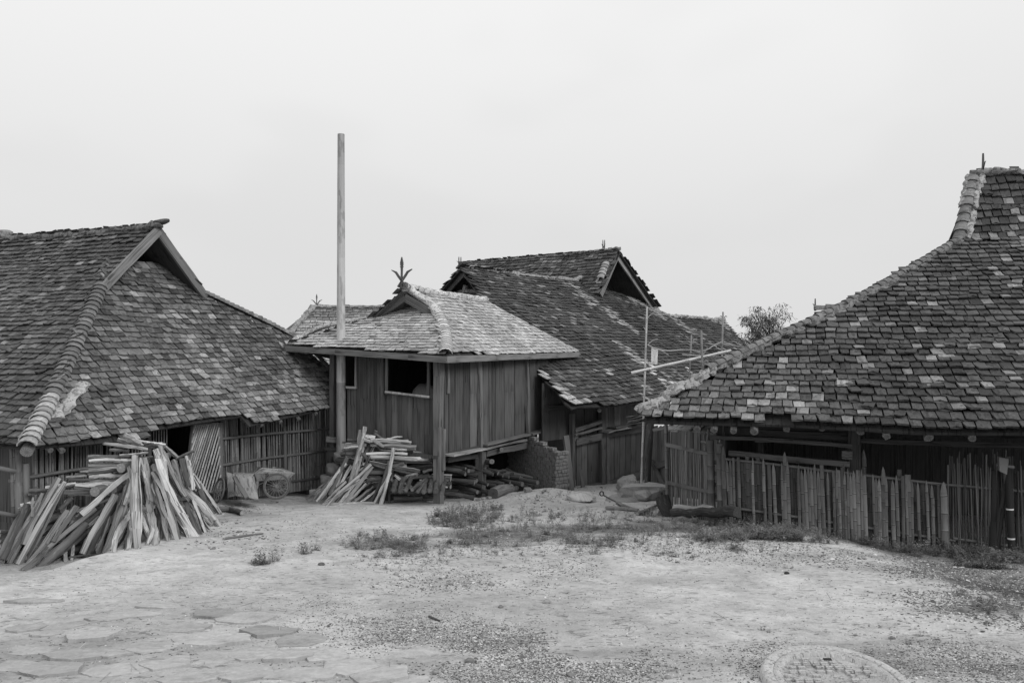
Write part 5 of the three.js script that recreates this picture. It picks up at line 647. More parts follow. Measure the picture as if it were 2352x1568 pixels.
// ================================================================== hand carts
{
  const up = V(0, 1, 0), D = (x) => x * 0.112 + 470.4, Y = (y) => y * 0.112 + 1016;
  function wheel(parent, c, r, ax, tone) { // bicycle wheel: tyre, rim, hub, spokes
    const n = ax.clone().normalize(), u = up.clone().cross(n).normalize(), v = n.clone().cross(u).normalize(), at = (a, R, o = 0) => c.clone().addScaledVector(u, Math.cos(a) * R).addScaledVector(v, Math.sin(a) * R).addScaledVector(n, o);
    const ring = (R, t, tn) => { const m = new MB(), A = 30, K = 8; for (let i = 0; i < A; i++) for (let k = 0; k < K; k++) { const p = (ii, kk) => { const an = ii / A * 6.28319, b = kk / K * 6.28319; return at(an, R + t * Math.cos(b), t * Math.sin(b)); }; m.quad(p(i, k), p(i + 1, k), p(i + 1, k + 1), p(i, k + 1), i / 8, k / 8, i / 8 + 0.1, k / 8 + 0.1, tn); } return m.geo(1.5); };
    const w = part(parent, 'wheel', ring(r - 0.016, 0.017, 0.09), M.rubber); part(w, 'rim', ring(r - 0.04, 0.008, 0.3), M.metal); part(w, 'hub', rod(c.clone().addScaledVector(n, -0.04), c.clone().addScaledVector(n, 0.04), 0.018, 0.018, 0.22, { sides: 10, n: 1 }), M.metal);
    for (let i = 0; i < 20; i++) part(w, 'spoke', rod(at(i * 0.314 + 0.12 * (i % 2), 0.016, (i % 2 - 0.5) * 0.05), at(i * 0.314, r - 0.04), 0.0035, 0.003, 0.36, { n: 1, sides: 4 }), M.metal);
  }
  const d = 14.2, gy = H(P(635, 1142, d).x, -d);
  const cart = thing('hand_cart', 'rusty two wheeled hand cart with sheet metal bin, right of the tipped cart', 'cart', V(P(640, 0, d).x, gy, -d));
  const pt = (x, y, z) => P(D(x), Y(y), z);
  // open bin: rim and floor corners (near/far side), handles to the left
  const nA = pt(1010, 630, 14.35), nB = pt(1160, 520, 14.32), nD = pt(1840, 630, 14.2), fA = pt(825, 520, 15.0), fB = pt(970, 408, 14.95), fC = pt(1640, 545, 14.9), bA = pt(1065, 785, 14.4), bD = pt(1720, 740, 14.25), cA = pt(900, 700, 14.95), cD = pt(1640, 690, 14.85), rf = pt(1620, 552, 14.5);
  const pl = (name, q, tone) => { const n = planeN(q[0], q[1], q[2]); if (n.dot(EYEV.clone().sub(q[0])) < 0) n.negate(); return part(bin, name, quadBoard(q[0], q[1], q[2], q[3], n, 0.008, tone, { j: 0.004, n: 2 }), M.metal); };
  const bin = part(cart, 'bin', quadBoard(bA, bD, nD, nA, V(0, 0, 1), 0.008, 0.54, { j: 0.005, n: 3 }), M.metal);
  pl('bin_side', [nA, nD, rf, nB], 0.58); pl('bin_side', [cA, cD, fC, fB], 0.5); pl('bin_end', [nA, fA, fB, nB], 0.52); pl('bin_end', [bA, cA, fA, nA], 0.5); pl('bin_floor', [bA, bD, cD, cA], 0.5); pl('bin_end', [bD, cD, fC, nD], 0.52);
  part(cart, 'handle', rod(pt(1010, 640, 14.36), pt(350, 590, 14.55), 0.019, 0.018, 0.3, { n: 4, bend: 0.006 }), M.metal); part(cart, 'handle', rod(pt(830, 528, 15.0), pt(150, 432, 15.1), 0.019, 0.018, 0.28, { n: 4, bend: 0.006 }), M.metal);
  part(cart, 'leg', bar(pt(1080, 790, 14.4), pt(1065, 950, 14.4), 0.04, 0.02, 0.42, { up: V(0, 0, 1) }), M.metal); part(cart, 'strut', rod(pt(1080, 890, 14.4), pt(1190, 820, 14.4), 0.006, 0.006, 0.4, { n: 1, sides: 5 }), M.metal); part(cart, 'strut', rod(pt(1000, 640, 14.42), pt(1060, 800, 14.45), 0.02, 0.02, 0.12, {}), M.metal);
  const c0 = pt(1465, 900, 14.1), rw = 0.235, axl = V(0.25, 0.03, 1).normalize(); wheel(cart, c0, rw, axl); const c1 = c0.clone().addScaledVector(axl, -0.8); wheel(cart, c1, rw, axl); part(cart, 'axle', rod(c0, c1, 0.014, 0.014, 0.1, { n: 1 }), M.metal);
  // marks daubed on the bin
  const n1 = planeN(bA, bD, nA); if (n1.z < 0) n1.negate(); const mk2 = (x, y) => onPlane(D(x), Y(y), nA.clone().addScaledVector(n1, 0.006), n1), st = []; for (const l of [[[1260, 625], [1225, 650]], [[1245, 635], [1262, 665]], [[1300, 610], [1270, 640], [1300, 665], [1272, 690]], [[1310, 645], [1290, 700]], [[1255, 690], [1300, 690]], [[1270, 705], [1290, 715]]]) for (let i = 0; i + 1 < l.length; i++) st.push(rod(mk2(...l[i]), mk2(...l[i + 1]), 0.006, 0.006, 0.12, { n: 1, sides: 4 })); part(bin, 'painted_mark', merge(st), M.plain);
  // second cart tipped on its nose
  const t = thing('hand_cart', 'second hand cart tipped on end, dented metal bin upside down beside its wheel', 'cart', V(P(545, 0, 13.1).x, H(P(545, 0, 13.1).x, -13.1), -13.1));
  const e = (x, y, z) => P(D(x), Y(y), z - 0.62), bin2 = part(t, 'bin', quadBoard(e(470, 1130, 13.85), e(640, 1085, 13.75), e(590, 640, 14.1), e(440, 610, 14.15), V(-0.3, 0.2, 1).normalize(), 0.008, 0.5, { n: 4, j: 0.01 }), M.metal);
  part(bin2, 'bin_bottom', quadBoard(e(640, 1095, 13.78), e(1085, 1165, 13.6), e(975, 690, 13.95), e(590, 640, 14.1), V(0.2, 0.3, 1).normalize(), 0.008, 0.5, { n: 4, j: 0.012 }), M.metal);
  part(bin2, 'bin_side', quadBoard(e(1085, 1165, 13.6), e(1090, 1120, 14.3), e(1010, 690, 14.6), e(975, 690, 13.95), V(1, 0.3, 0.2).normalize(), 0.008, 0.48, { n: 3, j: 0.01 }), M.metal);
  part(bin2, 'bin_side', quadBoard(e(590, 640, 14.1), e(975, 690, 13.95), e(1000, 630, 14.5), e(560, 600, 14.6), V(0, 1, 0.2).normalize(), 0.008, 0.48, { n: 3, j: 0.01 }), M.metal);
  wheel(t, e(285, 985, 13.75), 0.215, V(-0.75, 0.25, 0.62)); part(t, 'axle', rod(e(285, 985, 13.75), e(700, 900, 14.3), 0.013, 0.013, 0.1, { n: 1 }), M.metal);
  part(t, 'fold', bar(e(615, 1000, 13.74), e(600, 800, 13.86), 0.02, 0.02, 0.22, { up: V(0, 0, 1) }), M.metal);
  solo('wooden_board', 'dark board leaning on the bin of the tipped hand cart', 'board', bar(e(860, 1135, 13.45), e(600, 700, 13.85), 0.07, 0.035, 0.2, { up: V(0.5, 0.2, 1), n: 4, j: 0.008 }), M.wood);
}

// ================================================================== drying rack of poles, cloth
{
  const D = (x) => x * 0.192 + 1392.4, Y = (y) => y * 0.192 + 658.6, d = 14.4, gp = P(1570, 900, d), t = thing('drying_rack', 'drying rack of thin bamboo poles and twine standing before the big house', 'rack', G(gp.x, gp.z));
  for (const [x0, y0, x1, y1, w, tone, dd] of [[490, 235, 455, 1325, 22, 0.4, 0.9], [1022, 575, 995, 1100, 17, 0.26, 0.1], [1138, 520, 1155, 1050, 25, 0.24, -0.2], [1400, 300, 1385, 915, 20, 0.3, 0.1]]) { const a = P(D(x0), Y(y0), d + dd), b = P(D(x1), Y(y1), d + dd), dir = b.clone().sub(a).normalize(), f = b.clone(); for (let i = 0; i < 60 && f.y > H(f.x, f.z) - 0.05; i++) f.addScaledVector(dir, 0.08); part(t, 'post', bambooRod(f, a, w * 0.192 / F * d * 0.7, w * 0.192 / F * d * 0.55, tone * 1.5, { step: 0.3 }), M.bamboo); }
  for (const [x0, y0, x1, y1, w, tone, dd] of [[300, 1030, 1495, 763, 27, 0.55, -0.12], [910, 812, 1590, 853, 14, 0.3, 0.05], [250, 925, 740, 1020, 11, 0.16, -0.06], [740, 1020, 1150, 1052, 11, 0.16, -0.06]]) part(t, 'cross_pole', bambooRod(P(D(x0), Y(y0), d + dd), P(D(x1), Y(y1), d + dd), w * 0.192 / F * d * 0.66, w * 0.192 / F * d * 0.62, tone * 1.3, { step: 0.35 }), M.bamboo);
  const line = (pts, r, tone, name) => part(t, name, rod(0, 0, r, r, tone, { pts: new THREE.CatmullRomCurve3(pts.map(([x, y]) => P(D(x), Y(y), d))).getPoints(18), sides: 5, lump: 0.2 }), M.bamboo);
  line([[495, 695], [560, 725], [620, 745], [770, 765], [880, 752], [1015, 752]], 0.01, 0.5, 'twine'); line([[1015, 752], [1060, 765], [1200, 755], [1290, 700], [1380, 660]], 0.01, 0.5, 'twine'); line([[1410, 660], [1500, 695], [1600, 715], [1740, 715]], 0.01, 0.45, 'twine');
  for (const q of [[[475, 525], [450, 480]], [[470, 830], [430, 785]], [[490, 860], [500, 900], [518, 950]], [[460, 1165], [400, 1105]], [[1005, 632], [945, 585]], [[1165, 810], [1215, 725]], [[500, 370], [530, 335], [580, 305]], [[500, 690], [560, 640], [620, 625]], [[1160, 860], [1172, 930], [1150, 1010]], [[1040, 640], [1090, 615]]]) line(q, 0.008, 0.36, 'twig');
  const m = new MB(), n = 8, g = (i, j) => { const u = i / n, v = j / 10, p = P(D(lerp(541, 621, u) - v * 5), Y(lerp(727, 742, u) + v * lerp(195, 190, u)), d); p.z += 0.014 * Math.sin(u * 9 + v * 2) * (0.3 + v); return p; }; for (let j = 0; j < 10; j++) for (let i = 0; i < n; i++) m.quad(g(i, j), g(i, j + 1), g(i + 1, j + 1), g(i + 1, j), i / n, j / 10, i / n + 0.1, j / 10 + 0.1, 0.78);
  solo('towel', 'white cloth hanging on the twine of the drying rack', 'cloth', m.geo(1.4), M.cloth);
}

// ================================================================== tree behind
{
  const base = G(8.6, -27), top = P(1768, 720, 26.5), t = thing('tree', 'small tree with drooping narrow leaves showing above the right roof', 'tree', base), c = P(1770, 762, 26.5);
  const limbs = [rod(base, c.clone().add(V(0, -0.5, 0)), 0.09, 0.05, 0.1, { n: 6, bend: 0.02 })], tips = [];
  for (let i = 0; i < 40; i++) { const a = rnd() * 6.28, u = rnd(), s = c.clone().add(V(0, rr(-1.0, -0.1), 0)), e = c.clone().add(V(Math.cos(a) * rr(0.3, 0.95), rr(-0.6, 0.85), Math.sin(a) * rr(0.2, 0.7))); limbs.push(rod(s, e, 0.018, 0.005, 0.12, { n: 3, sides: 5, bend: 0.06 })); tips.push(e, s.clone().lerp(e, 0.65)); void u; }
  part(t, 'trunk', merge(limbs), M.bark);
  const m = new MB();
  for (let i = 0; i < 5200; i++) { const q = tips[Math.floor(rnd() * tips.length)], p = q.clone().add(V(rr(-1, 1), rr(-1, 1), rr(-1, 1)).multiplyScalar(0.17)), az = rnd() * 6.28, L = rr(0.1, 0.2), dr = V(Math.cos(az), rr(-1.1, 0.25), Math.sin(az)).normalize(), sd = dr.clone().cross(V(0, 1, 0)).normalize().multiplyScalar(L * 0.13), mid = p.clone().addScaledVector(dr, L * 0.5).add(V(0, 0.012, 0)), tip = p.clone().addScaledVector(dr, L).add(V(0, -0.03, 0)), tn = rr(0.16, 0.36); m.tri(p, mid.clone().add(sd), mid.clone().sub(sd), [0, 0], [0, 0], [0, 0], tn); m.tri(mid.clone().add(sd), tip, mid.clone().sub(sd), [0, 0], [0, 0], [0, 0], tn); }
  part(t, 'crown', m.geo(), M.leaf).userData.kind = 'stuff'; void top;
}

// ================================================================== boulders, stump, logs and sticks in the yard
{
  const at = (x, y, up = 0) => ground(x, y, up), px = (p, w) => w / F * -p.z;
  let p = at(1482, 1150); solo('boulder', 'large flat topped boulder in the yard before the plank gate', 'boulder', lump(p.clone().add(V(0, 0.14, -0.2)), px(p, 52), 0.23, 0.34, 0.4, { flat: 0.5, amp: 0.5, freq: 1.7, seed: 4.2, detail: 2, crease: 0.2, fine: 0.2 }), M.stone);
  p = at(1443, 1128); solo('boulder', 'smaller tilted boulder behind the large flat topped one', 'boulder', lump(p.clone().add(V(0, 0.12, -0.2)), px(p, 25), 0.2, 0.25, 0.42, { flat: 0.7, amp: 0.5, freq: 1.6, tilt: 0.35, seed: 9.1, detail: 2, crease: 0.2, fine: 0.2 }), M.stone);
  p = at(1340, 1152); solo('rag_sack', 'crumpled white sack lying on the ground in the yard', 'sack', lump(p.clone().add(V(0, 0.06, -0.15)), px(p, 36), 0.075, 0.26, 0.62, { amp: 0.55, seed: 6.1, detail: 3, crease: 1.2, fine: 0.2 }), M.cloth);
  p = at(1436, 1150); solo('flat_stone', 'pale flat stone half buried between the sack and the large boulder', 'stone', lump(p.clone().add(V(0, -0.02, -0.1)), px(p, 40), 0.12, 0.3, 0.34, { seed: 2.2, detail: 3 }), M.stone);
  const a = at(1536, 1186), b = P(1521, 1142, -a.z + 0.15); solo('tree_stump', 'short dark leaning stump with a pale sawn top beside the fallen log', 'stump', rod(0, 0, 0.1, 0.1, 0.09, { pts: [a.clone().add(V(0.08, -0.05, 0)), a.clone().lerp(b, 0.3), a.clone().lerp(b, 0.65), b], sides: 12, lump: 0.25, end: 0.46, j: 0.12 }), M.bark);
  { const on = (q) => q.setY(Math.max(q.y, H(q.x, q.z))), s = on(P(1548, 1184, 11.6)), e = on(P(1694, 1184, 10.45)), pts = Array.from({ length: 9 }, (_, i) => s.clone().lerp(e, i / 8).add(V(0, 0.05 + 0.015 * Math.sin(i * 2), 0))); const log = thing('fallen_log', 'rotting fallen log with pale bare top lying before the bamboo gate', 'log', s.clone().lerp(e, 0.5)); part(log, 'bark', rod(0, 0, 0.07, 0.075, 0.09, { pts, sides: 11, lump: 0.35, end: 0.08 }), M.bark); part(log, 'bare_wood', rod(0, 0, 0.04, 0.03, 0.42, { pts: pts.slice(0, 6).map((q) => q.clone().add(V(0, 0.068, 0.03))), sides: 8, lump: 0.6 }), M.wood); }
  const stick = (pts, r0, r1, tone, label, up = 0.03) => solo('branch', label, 'branch', rod(0, 0, r0, r1, tone, { pts: new THREE.CatmullRomCurve3(pts.map(([x, y, h]) => at(x, y, 0).add(V(0, h ?? up, 0)))).getPoints(12), sides: 8, lump: 0.2, end: 0.4 }), M.bark);
  stick([[1393, 1170], [1430, 1172], [1466, 1176]], 0.032, 0.028, 0.4, 'pale peeled branch lying level on the litter left of the stump');
  stick([[1464, 1184], [1490, 1174], [1516, 1162, 0.06]], 0.032, 0.026, 0.36, 'crooked branch sloping up to the stump from the left');
  stick([[1418, 1158], [1440, 1168], [1466, 1176]], 0.03, 0.024, 0.3, 'pale end of wood running from the hooked rod towards the branches');
  { const s = at(1418, 1158), e = P(1386, 1137, -s.z + 0.35), loop = []; for (let i = 0; i <= 14; i++) { const an = i / 14 * 5.6; loop.push(e.clone().add(V(-0.03 + 0.035 * Math.cos(an + 0.4), 0.04 * Math.sin(an + 0.4) + 0.03, 0))); } solo('hooked_rod', 'thin dark iron rod with a looped end lying in the yard', 'rod', rod(0, 0, 0.013, 0.012, 0.08, { pts: [s.add(V(0, 0.03, 0)), s.clone().lerp(e, 0.5), e, ...loop], sides: 7 }), M.metal); }
  stick([[512, 1240], [560, 1233], [604, 1227]], 0.018, 0.01, 0.24, 'thin stick lying alone on the sand right of the left woodpile', 0.012);
  stick([[494, 1178], [520, 1176], [545, 1180], [556, 1184]], 0.05, 0.04, 0.12, 'dark broken log on the ground before the tipped cart', 0.04);
  stick([[1755, 1531], [1800, 1533], [1860, 1532]], 0.006, 0.004, 0.16, 'thin dry twig lying on the gravel left of the manhole', 0.006);
  stick([[985, 1417], [1000, 1424], [1012, 1428]], 0.008, 0.006, 0.14, 'short dark twig on the sand below the weeds', 0.006);
  [[1808, 1318, 11, 0.05, 'black clod lying alone on the bare sand at right'], [2050, 1467, 13, 0.26, 'grey stone on the sand above the manhole, right of centre'], [2312, 1397, 24, 0.28, 'large grey stone in the litter below the stick fence'], [2316, 1396, 20, 0.2, 'dark stone touching the large grey one below the fence'], [2359, 1402, 18, 0.55, 'pale angular stone at the right edge of the picture'], [2280, 1382, 9, 0.2, 'small dark pebble on the bank near the fence end'], [738, 1298, 14, 0.16, 'small dark stone on the sand beyond the weed patch'], [910, 1320, 12, 0.46, 'pale stone at the front edge of the left weeds'], [1128, 1344, 14, 0.42, 'rounded pale stone in the litter below the weeds'], [1256, 1385, 18, 0.48, 'flat pale stone below the middle of the weed patch'], [1150, 1395, 12, 0.28, 'grey pebble left of the flat pale stone'], [1205, 1478, 14, 0.34, 'half buried grey pebble in the sand at picture centre'], [1078, 1520, 20, 0.3, 'grey stone in the gravel right of the paving'], [1440, 1594, 15, 0.5, 'white chip of stone in the gravel at the bottom'], [1310, 1585, 18, 0.3, 'dark stone in the gravel near the bottom edge'], [1535, 1592, 16, 0.42, 'grey stone at the bottom edge right of centre'], [1000, 1546, 16, 0.42, 'brownish grey stone beside the last paving slab'], [590, 1585, 12, 0.36, 'small stone at the bottom edge beside the slabs']].forEach(([x, y, s, tone, label], i) => { if (i === 3) { x = 2268; y = 1372; } if (i === 4) { x = 2262; y = 1375; tone = 0.55; label = 'pale angular stone on the dark litter of the bank'; } if (i === 2) { x = 2214; y = 1412; y = 1405; } if (y > 1566) y = 1540 + (i % 4) * 6; const q = at(x, y), r = px(q, s) * 0.55; solo('loose_stone', label, 'stone', lump(q.clone().add(V(0, r * 0.3, 0)), r, r * 0.62, r * 0.8, tone, { detail: 1, flat: 0.8 }), M.stone); });
}

// ================================================================== manhole cover
{
  const c = ground(1922, 1570), R2 = 0.352, t = thing('manhole_cover', 'round dusty manhole cover with raised bars at the bottom right', 'manhole cover', c), nrm = V(0, 1, 0.118).normalize(), q = new THREE.Quaternion().setFromUnitVectors(V(0, 1, 0), nrm);
  const put = (name, g, tone, parent = t) => { { const u = g.attributes.uv; for (let i = 0; i < u.count; i++) u.setXY(i, g.attributes.position.getX(i) * 1.6, g.attributes.position.getZ(i) * 1.6 + g.attributes.position.getY(i)); } g = g.index ? g.toNonIndexed() : g; g.setAttribute('color', new THREE.BufferAttribute(new Float32Array(g.attributes.position.count * 3).fill(tone), 3)); g.applyQuaternion(q); g.translate(c.x, c.y + 0.016, c.z); return part(parent, name, g, M.dirt); };
  const lathe = (pts) => new THREE.LatheGeometry(pts.map(([x, y]) => new THREE.Vector2(x, y)), 72);
  put('frame', lathe([[0.2985, -0.012], [0.2985, 0.0075], [0.312, 0.01], [0.33, 0.011], [0.345, 0.008], [R2 + 0.004, 0.001], [R2 + 0.012, -0.02]]), 0.56);
  const lid = put('lid', lathe([[0.0001, -0.006], [0.25, -0.006], [0.258, 0.005], [0.28, 0.008], [0.294, 0.008], [0.299, 0.004], [0.299, -0.02]]), 0.52);
  const bars = []; for (let i = -5; i <= 5; i++) for (let j = -6; j <= 6; j++) { const x = i * 0.047 + (j % 2 ? 0.012 : 0), z = j * 0.04; if (rnd() < 0.35 || Math.hypot(x, z) > 0.235 || (Math.abs(x) < 0.08 && Math.abs(z) < 0.05)) continue; bars.push([x, z]); }
  for (const [x, z] of bars) { const g = new THREE.BoxGeometry(0.036 + rr(-0.002, 0.002), 0.016, 0.017); g.translate(x, 0.0, z); put('raised_bar', g, 0.56, lid); if (rnd() < 0.6) { const g2 = new THREE.BoxGeometry(0.036, 0.015, 0.007); g2.translate(x, 0.0, z + 0.0185); put('raised_bar', g2, 0.56, lid); } }
  { const g = new THREE.BoxGeometry(0.04, 0.004, 0.02); g.translate(0.03, 0.0085, -0.19); put('key_slot', g, 0.03, lid); }
}

// ================================================================== worn paving slabs at the bottom left
{
  const paving = new THREE.Group(); paving.name = 'stone_paving'; paving.userData.kind = 'structure'; scene.add(paving);
  const list = [[1460, 550, 150, 62, 0.4], [1665, 580, 200, 52, 0.56], [1835, 665, 195, 52, 0.4], [2035, 725, 175, 62, 0.44], [1225, 640, 190, 48, 0.5], [1430, 720, 230, 60, 0.6], [240, 462, 165, 34, 0.5], [430, 640, 120, 46, 0.5], [170, 655, 110, 44, 0.48], [320, 690, 100, 30, 0.5], [620, 700, 200, 56, 0.6], [760, 810, 160, 44, 0.52], [200, 790, 190, 50, 0.52], [500, 830, 200, 48, 0.5], [1010, 780, 170, 60, 0.56], [1120, 880, 200, 60, 0.56], [1400, 850, 220, 66, 0.56], [330, 930, 260, 56, 0.48], [90, 900, 150, 46, 0.52], [1700, 830, 180, 60, 0.6], [1960, 830, 170, 55, 0.6], [2200, 830, 150, 60, 0.6], [2350, 900, 190, 70, 0.6], [2560, 960, 230, 75, 0.58], [2050, 960, 230, 60, 0.58], [1650, 960, 200, 55, 0.56], [1280, 980, 220, 50, 0.56], [800, 930, 220, 55, 0.56], [620, 1000, 200, 40, 0.5], [900, 560, 170, 34, 0.56], [1100, 500, 160, 30, 0.56], [700, 580, 140, 28, 0.56], [2780, 1000, 170, 50, 0.6]];
  for (const [zx, zy, rx, ry, tone] of list) { // flat riven slabs, each set at its own slight tilt so that one side dips under the sand
    const c = ground(zx * 0.34, zy * 0.34 + 1223), d = -c.z, sx = rx * 0.34 / F * d * 1.12, sz = ry * 0.34 / F * d / 0.37 * 1.12, n = 5 + Math.floor(rnd() * 3), ph = rnd() * 6, k = rnd() * 50, dark = tone < 0.41, tx = rr(-0.03, 0.03), tz = rr(-0.02, 0.04), hgt = dark ? 0.01 : rr(0.001, 0.016), N = n * 4, key = [], top = [], low = [];
    for (let i = 0; i < n; i++) { const a = ph + (i + rr(-0.25, 0.25)) / n * 6.28319, f = rr(0.85, 1.12); key.push([Math.cos(a) * sx * f, Math.sin(a) * sz * f]); }
    for (let i = 0; i < N; i++) { const q = Math.floor(i / 4), a = key[q], b = key[(q + 1) % n], t = (i % 4) / 4, x = lerp(a[0], b[0], t) * (1 + 0.1 * (noise(i * 0.9 + k, 2.5) - 0.5)), z = lerp(a[1], b[1], t) * (1 + 0.1 * (noise(i * 0.9 + k, 9.5) - 0.5)); top.push([x, z]); }
    const at = (x, z, dy = 0) => V(c.x + x, c.y + 0.118 * z + hgt + x * tx + z * tz + dy, c.z + z), P3 = top.map(([x, z], i) => at(x, z, rr(-0.003, 0.003))), I3 = top.map(([x, z]) => at(x * 0.9, z * 0.9, 0.003 + rr(-0.002, 0.002))), M3 = top.map(([x, z]) => at(x * 0.5, z * 0.5, 0.004 + rr(-0.004, 0.004))), L3 = top.map(([x, z]) => at(x * 1.02, z * 1.02, -0.06)), C3 = at(0, 0, 0.004), m = new MB(), uvp = (p) => [p.x * 1.5 + k, p.z * 1.5], T3 = (a, b, e, t) => m.tri(a, b, e, uvp(a), uvp(b), uvp(e), t);
    for (let i = 0; i < N; i++) { const j = (i + 1) % N; T3(C3, M3[j], M3[i], tone); T3(M3[i], M3[j], I3[j], tone); T3(M3[i], I3[j], I3[i], tone); T3(I3[i], I3[j], P3[j], tone); T3(I3[i], P3[j], P3[i], tone); T3(P3[i], P3[j], L3[j], tone * 0.9); T3(P3[i], L3[j], L3[i], tone * 0.9); }
    const s = shade(new THREE.Mesh(m.geo(0.5), M.stone)); s.name = 'stone'; paving.add(s);
  }
}

// ================================================================== weeds, litter, gravel: things nobody could count
function inPoly(poly) { const xs = poly.map((p) => p[0]), ys = poly.map((p) => p[1]), a = Math.min(...xs), b = Math.max(...xs), c = Math.min(...ys), d = Math.max(...ys); for (;;) { const x = rr(a, b), y = rr(c, d); if (inside(poly, x, y)) return [x, y]; } }
function scatter(name, label, category, geo, mat, spots) { // spots: {p, s, ry, tone, tilt, sy}
  const m = new THREE.InstancedMesh(geo, mat, spots.length), q = new THREE.Quaternion(), c = new THREE.Color();
  spots.forEach((o, i) => { q.setFromEuler(new THREE.Euler(o.tilt || 0, o.ry, o.roll || 0, 'YXZ')); m.setMatrixAt(i, new THREE.Matrix4().compose(o.p, q, V(o.s, o.s * (o.sy || 1), o.s))); m.setColorAt(i, c.setRGB(o.tone, o.tone, o.tone)); });
  m.name = name; shade(m); m.userData = { label, category, kind: 'stuff' }; scene.add(m); return m;
}
{
  const white = (g) => { g = g.index ? g.toNonIndexed() : g; g.setAttribute('color', new THREE.BufferAttribute(new Float32Array(g.attributes.position.count * 3).fill(1), 3)); return g; };
  // weed: stems with small leaves, about 1 unit wide
  const weed = (nst, leafy, hgt) => { const m = new MB(); for (let i = 0; i < nst; i++) { const a = rnd() * 6.28, r = rr(0.15, 0.5), h = rr(0.4, 1) * hgt, b = V(Math.cos(a) * 0.08, 0, Math.sin(a) * 0.08), e = V(Math.cos(a) * r, h, Math.sin(a) * r), s = V(-Math.sin(a), 0, Math.cos(a)).multiplyScalar(0.008); m.tri(b.clone().add(s), b.clone().sub(s), e, [0, 0], [0, 0], [0, 0], 0.9); for (let k = 0; k < leafy; k++) { const t = rr(0.35, 1), p = b.clone().lerp(e, t), az = rnd() * 6.28, L = rr(0.08, 0.22), dr = V(Math.cos(az), rr(-0.4, 0.6), Math.sin(az)).normalize().multiplyScalar(L), sd = dr.clone().cross(V(0, 1, 0)).normalize().multiplyScalar(L * 0.28), mid = p.clone().addScaledVector(dr, 0.5), tn = rr(0.7, 1.3); m.tri(p, mid.clone().add(sd), mid.clone().sub(sd), [0, 0], [0, 0], [0, 0], tn); m.tri(mid.clone().add(sd), p.clone().add(dr), mid.clone().sub(sd), [0, 0], [0, 0], [0, 0], tn); } } return m.geo(); };
  const areas = [[[[800, 1245], [835, 1225], [905, 1228], [985, 1228], [975, 1265], [900, 1285], [835, 1285]], 150, 0.1], [[[985, 1185], [1060, 1165], [1150, 1168], [1150, 1200], [1040, 1215], [985, 1205]], 260, 0.12], [[[1100, 1170], [1560, 1180], [1600, 1240], [1420, 1260], [1180, 1255], [1030, 1250], [1060, 1215]], 430, 0.105], [[[1560, 1195], [1700, 1185], [1760, 1205], [1760, 1240], [1600, 1245]], 260, 0.115], [[[1700, 1195], [1880, 1205], [2050, 1222], [2175, 1262], [2140, 1285], [1960, 1252], [1720, 1240]], 620, 0.12], [[[2170, 1268], [2352, 1285], [2352, 1312], [2200, 1302]], 260, 0.12], [[[575, 1290], [650, 1275], [640, 1290], [585, 1300]], 26, 0.1], [[[680, 1268], [740, 1258], [740, 1268], [690, 1275]], 10, 0.1], [[[1230, 1110], [1330, 1110], [1330, 1150], [1200, 1150]], 20, 0.1], [[[1660, 1255], [1720, 1258], [1700, 1270]], 6, 0.12], [[[1430, 1270], [1620, 1265], [1600, 1300], [1450, 1300]], 12, 0.08], [[[2160, 1310], [2352, 1330], [2352, 1440], [2220, 1400]], 90, 0.07], [[[760, 1250], [1000, 1230], [1100, 1300], [850, 1310]], 60, 0.07], [[[1700, 1440], [2100, 1440], [2352, 1540], [1800, 1500]], 16, 0.04], [[[1020, 1170], [1700, 1190], [1760, 1270], [1000, 1280]], 420, 0.06]];
  const sp = [[], [], []]; for (const [poly, n, s] of areas) { let k = 0, tries = 0; while (k < n && tries++ < n * 8) { const [x, y] = inPoly(poly), p = ground(x, y); if (fbm(p.x * 2.4 + 31, p.z * 2.4 + 17, 3) < rr(0.26, 0.62)) continue; k++; sp[Math.floor(rnd() * 3)].push({ p: p.add(V(0, -0.01, 0)), s: s * rr(0.6, 1.5), ry: rnd() * 6.28, tone: rr(0.07, 0.19) * (rnd() < 0.15 ? 1.9 : 1), tilt: rr(-0.2, 0.2) }); } }
  [[9, 7, 0.8], [14, 5, 0.5], [7, 9, 1.1]].forEach(([a, b, c], i) => scatter('weeds', ['leafy ragged weeds growing across the trodden yard and along the fence', 'low spreading weeds growing across the trodden yard and along the fence', 'taller branching weeds growing across the trodden yard and along the fence'][i], 'weeds', weed(a, b, c), M.leaf, sp[i]));
  // dry stems lying about
  const stem = white(new THREE.CylinderGeometry(0.012, 0.008, 1, 4)), st = []; for (const [poly, n] of [[[[850, 1230], [1560, 1180], [1750, 1230], [1500, 1290], [900, 1300]], 420], [[[1560, 1180], [2200, 1290], [2000, 1270], [1600, 1250]], 220], [[[2150, 1310], [2352, 1320], [2352, 1420], [2200, 1400]], 90], [[[0, 1330], [2352, 1330], [2352, 1568], [0, 1568]], 170], [[[500, 1150], [740, 1150], [560, 1220], [480, 1230]], 60]]) for (let i = 0; i < n; i++) { const [x, y] = inPoly(poly), p = ground(x, y); st.push({ p: p.add(V(0, 0.008, 0)), s: rr(0.05, 0.2), ry: rnd() * 6.28, tone: rr(0.14, 0.55), tilt: 1.57 + rr(-0.12, 0.12), roll: 0 }); }
  scatter('dry_stems', 'dry bits of stem and twig strewn over the yard', 'twigs', stem, M.plain, st);
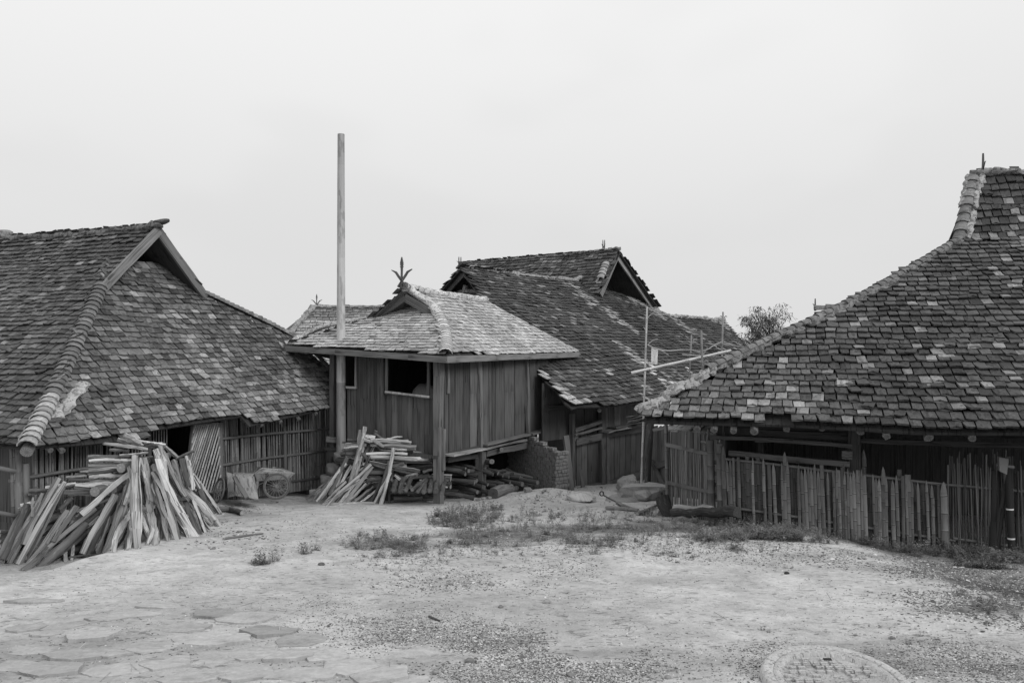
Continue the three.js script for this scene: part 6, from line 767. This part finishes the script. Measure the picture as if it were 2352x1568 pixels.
  // chips, leaves and grit
  const chipG = () => { const g = new THREE.TetrahedronGeometry(1, 1), p = g.attributes.position; for (let i = 0; i < p.count; i++) { const k = Math.round((p.getX(i) * 3 + p.getY(i) * 5 + p.getZ(i) * 7) * 10); p.setXYZ(i, p.getX(i) * (0.8 + 0.5 * hash(k, 1, 2)), p.getY(i) * 0.34, p.getZ(i) * (0.6 + 0.4 * hash(k, 5, 2))); } g.computeVertexNormals(); return white(g); };
  const litter = [[[[640, 1390], [900, 1420], [1320, 1470], [1500, 1510], [1500, 1568], [1080, 1568], [980, 1500], [780, 1440]], 15000, 0.0046], [[[880, 1260], [1550, 1200], [1600, 1260], [1300, 1330], [1000, 1380]], 6000, 0.0065], [[[2000, 1290], [2352, 1310], [2352, 1430], [2180, 1400]], 6500, 0.0075], [[[1720, 1480], [2352, 1500], [2352, 1568], [1700, 1568]], 7500, 0.0042], [[[0, 1330], [800, 1250], [2000, 1270], [2352, 1440], [2352, 1568], [0, 1568]], 3800, 0.0045], [[[490, 1170], [560, 1175], [545, 1215], [480, 1220]], 500, 0.014], [[[1085, 1140], [1330, 1115], [1400, 1150], [1150, 1160]], 500, 0.014], [[[500, 1210], [1000, 1165], [1000, 1215], [520, 1290]], 700, 0.008], [[[1560, 1200], [2180, 1280], [2100, 1300], [1600, 1260]], 3600, 0.0075]];
  const chips = []; for (const [poly, n, s] of litter) { let k = 0, tries = 0; while (k < n && tries++ < n * 5) { let [x, y] = inPoly(poly); x += (rnd() + rnd() + rnd() - 1.5) * 130; y = clamp(y + (rnd() + rnd() + rnd() - 1.5) * 46, 1120, 1600); const p = ground(x, y); if (fbm(p.x * 2 + 3, p.z * 2 + 44, 4) < rr(0.3, 0.66)) continue; k++; const v = rnd(); chips.push({ p: p.add(V(0, s * 0.2, 0)), s: s * rr(0.5, 1.6) * (rnd() < 0.03 ? 2 : 1), ry: rnd() * 6.28, tone: v < 0.62 ? rr(0.05, 0.18) : v < 0.88 ? rr(0.26, 0.46) : rr(0.5, 0.66), tilt: rr(-0.4, 0.4), roll: rr(-0.4, 0.4) }); } }
  scatter('gravel', 'grit, chips and dead leaves strewn over the sandy yard', 'gravel', chipG(), M.plain, chips);
}

renderer.render(scene, camera);
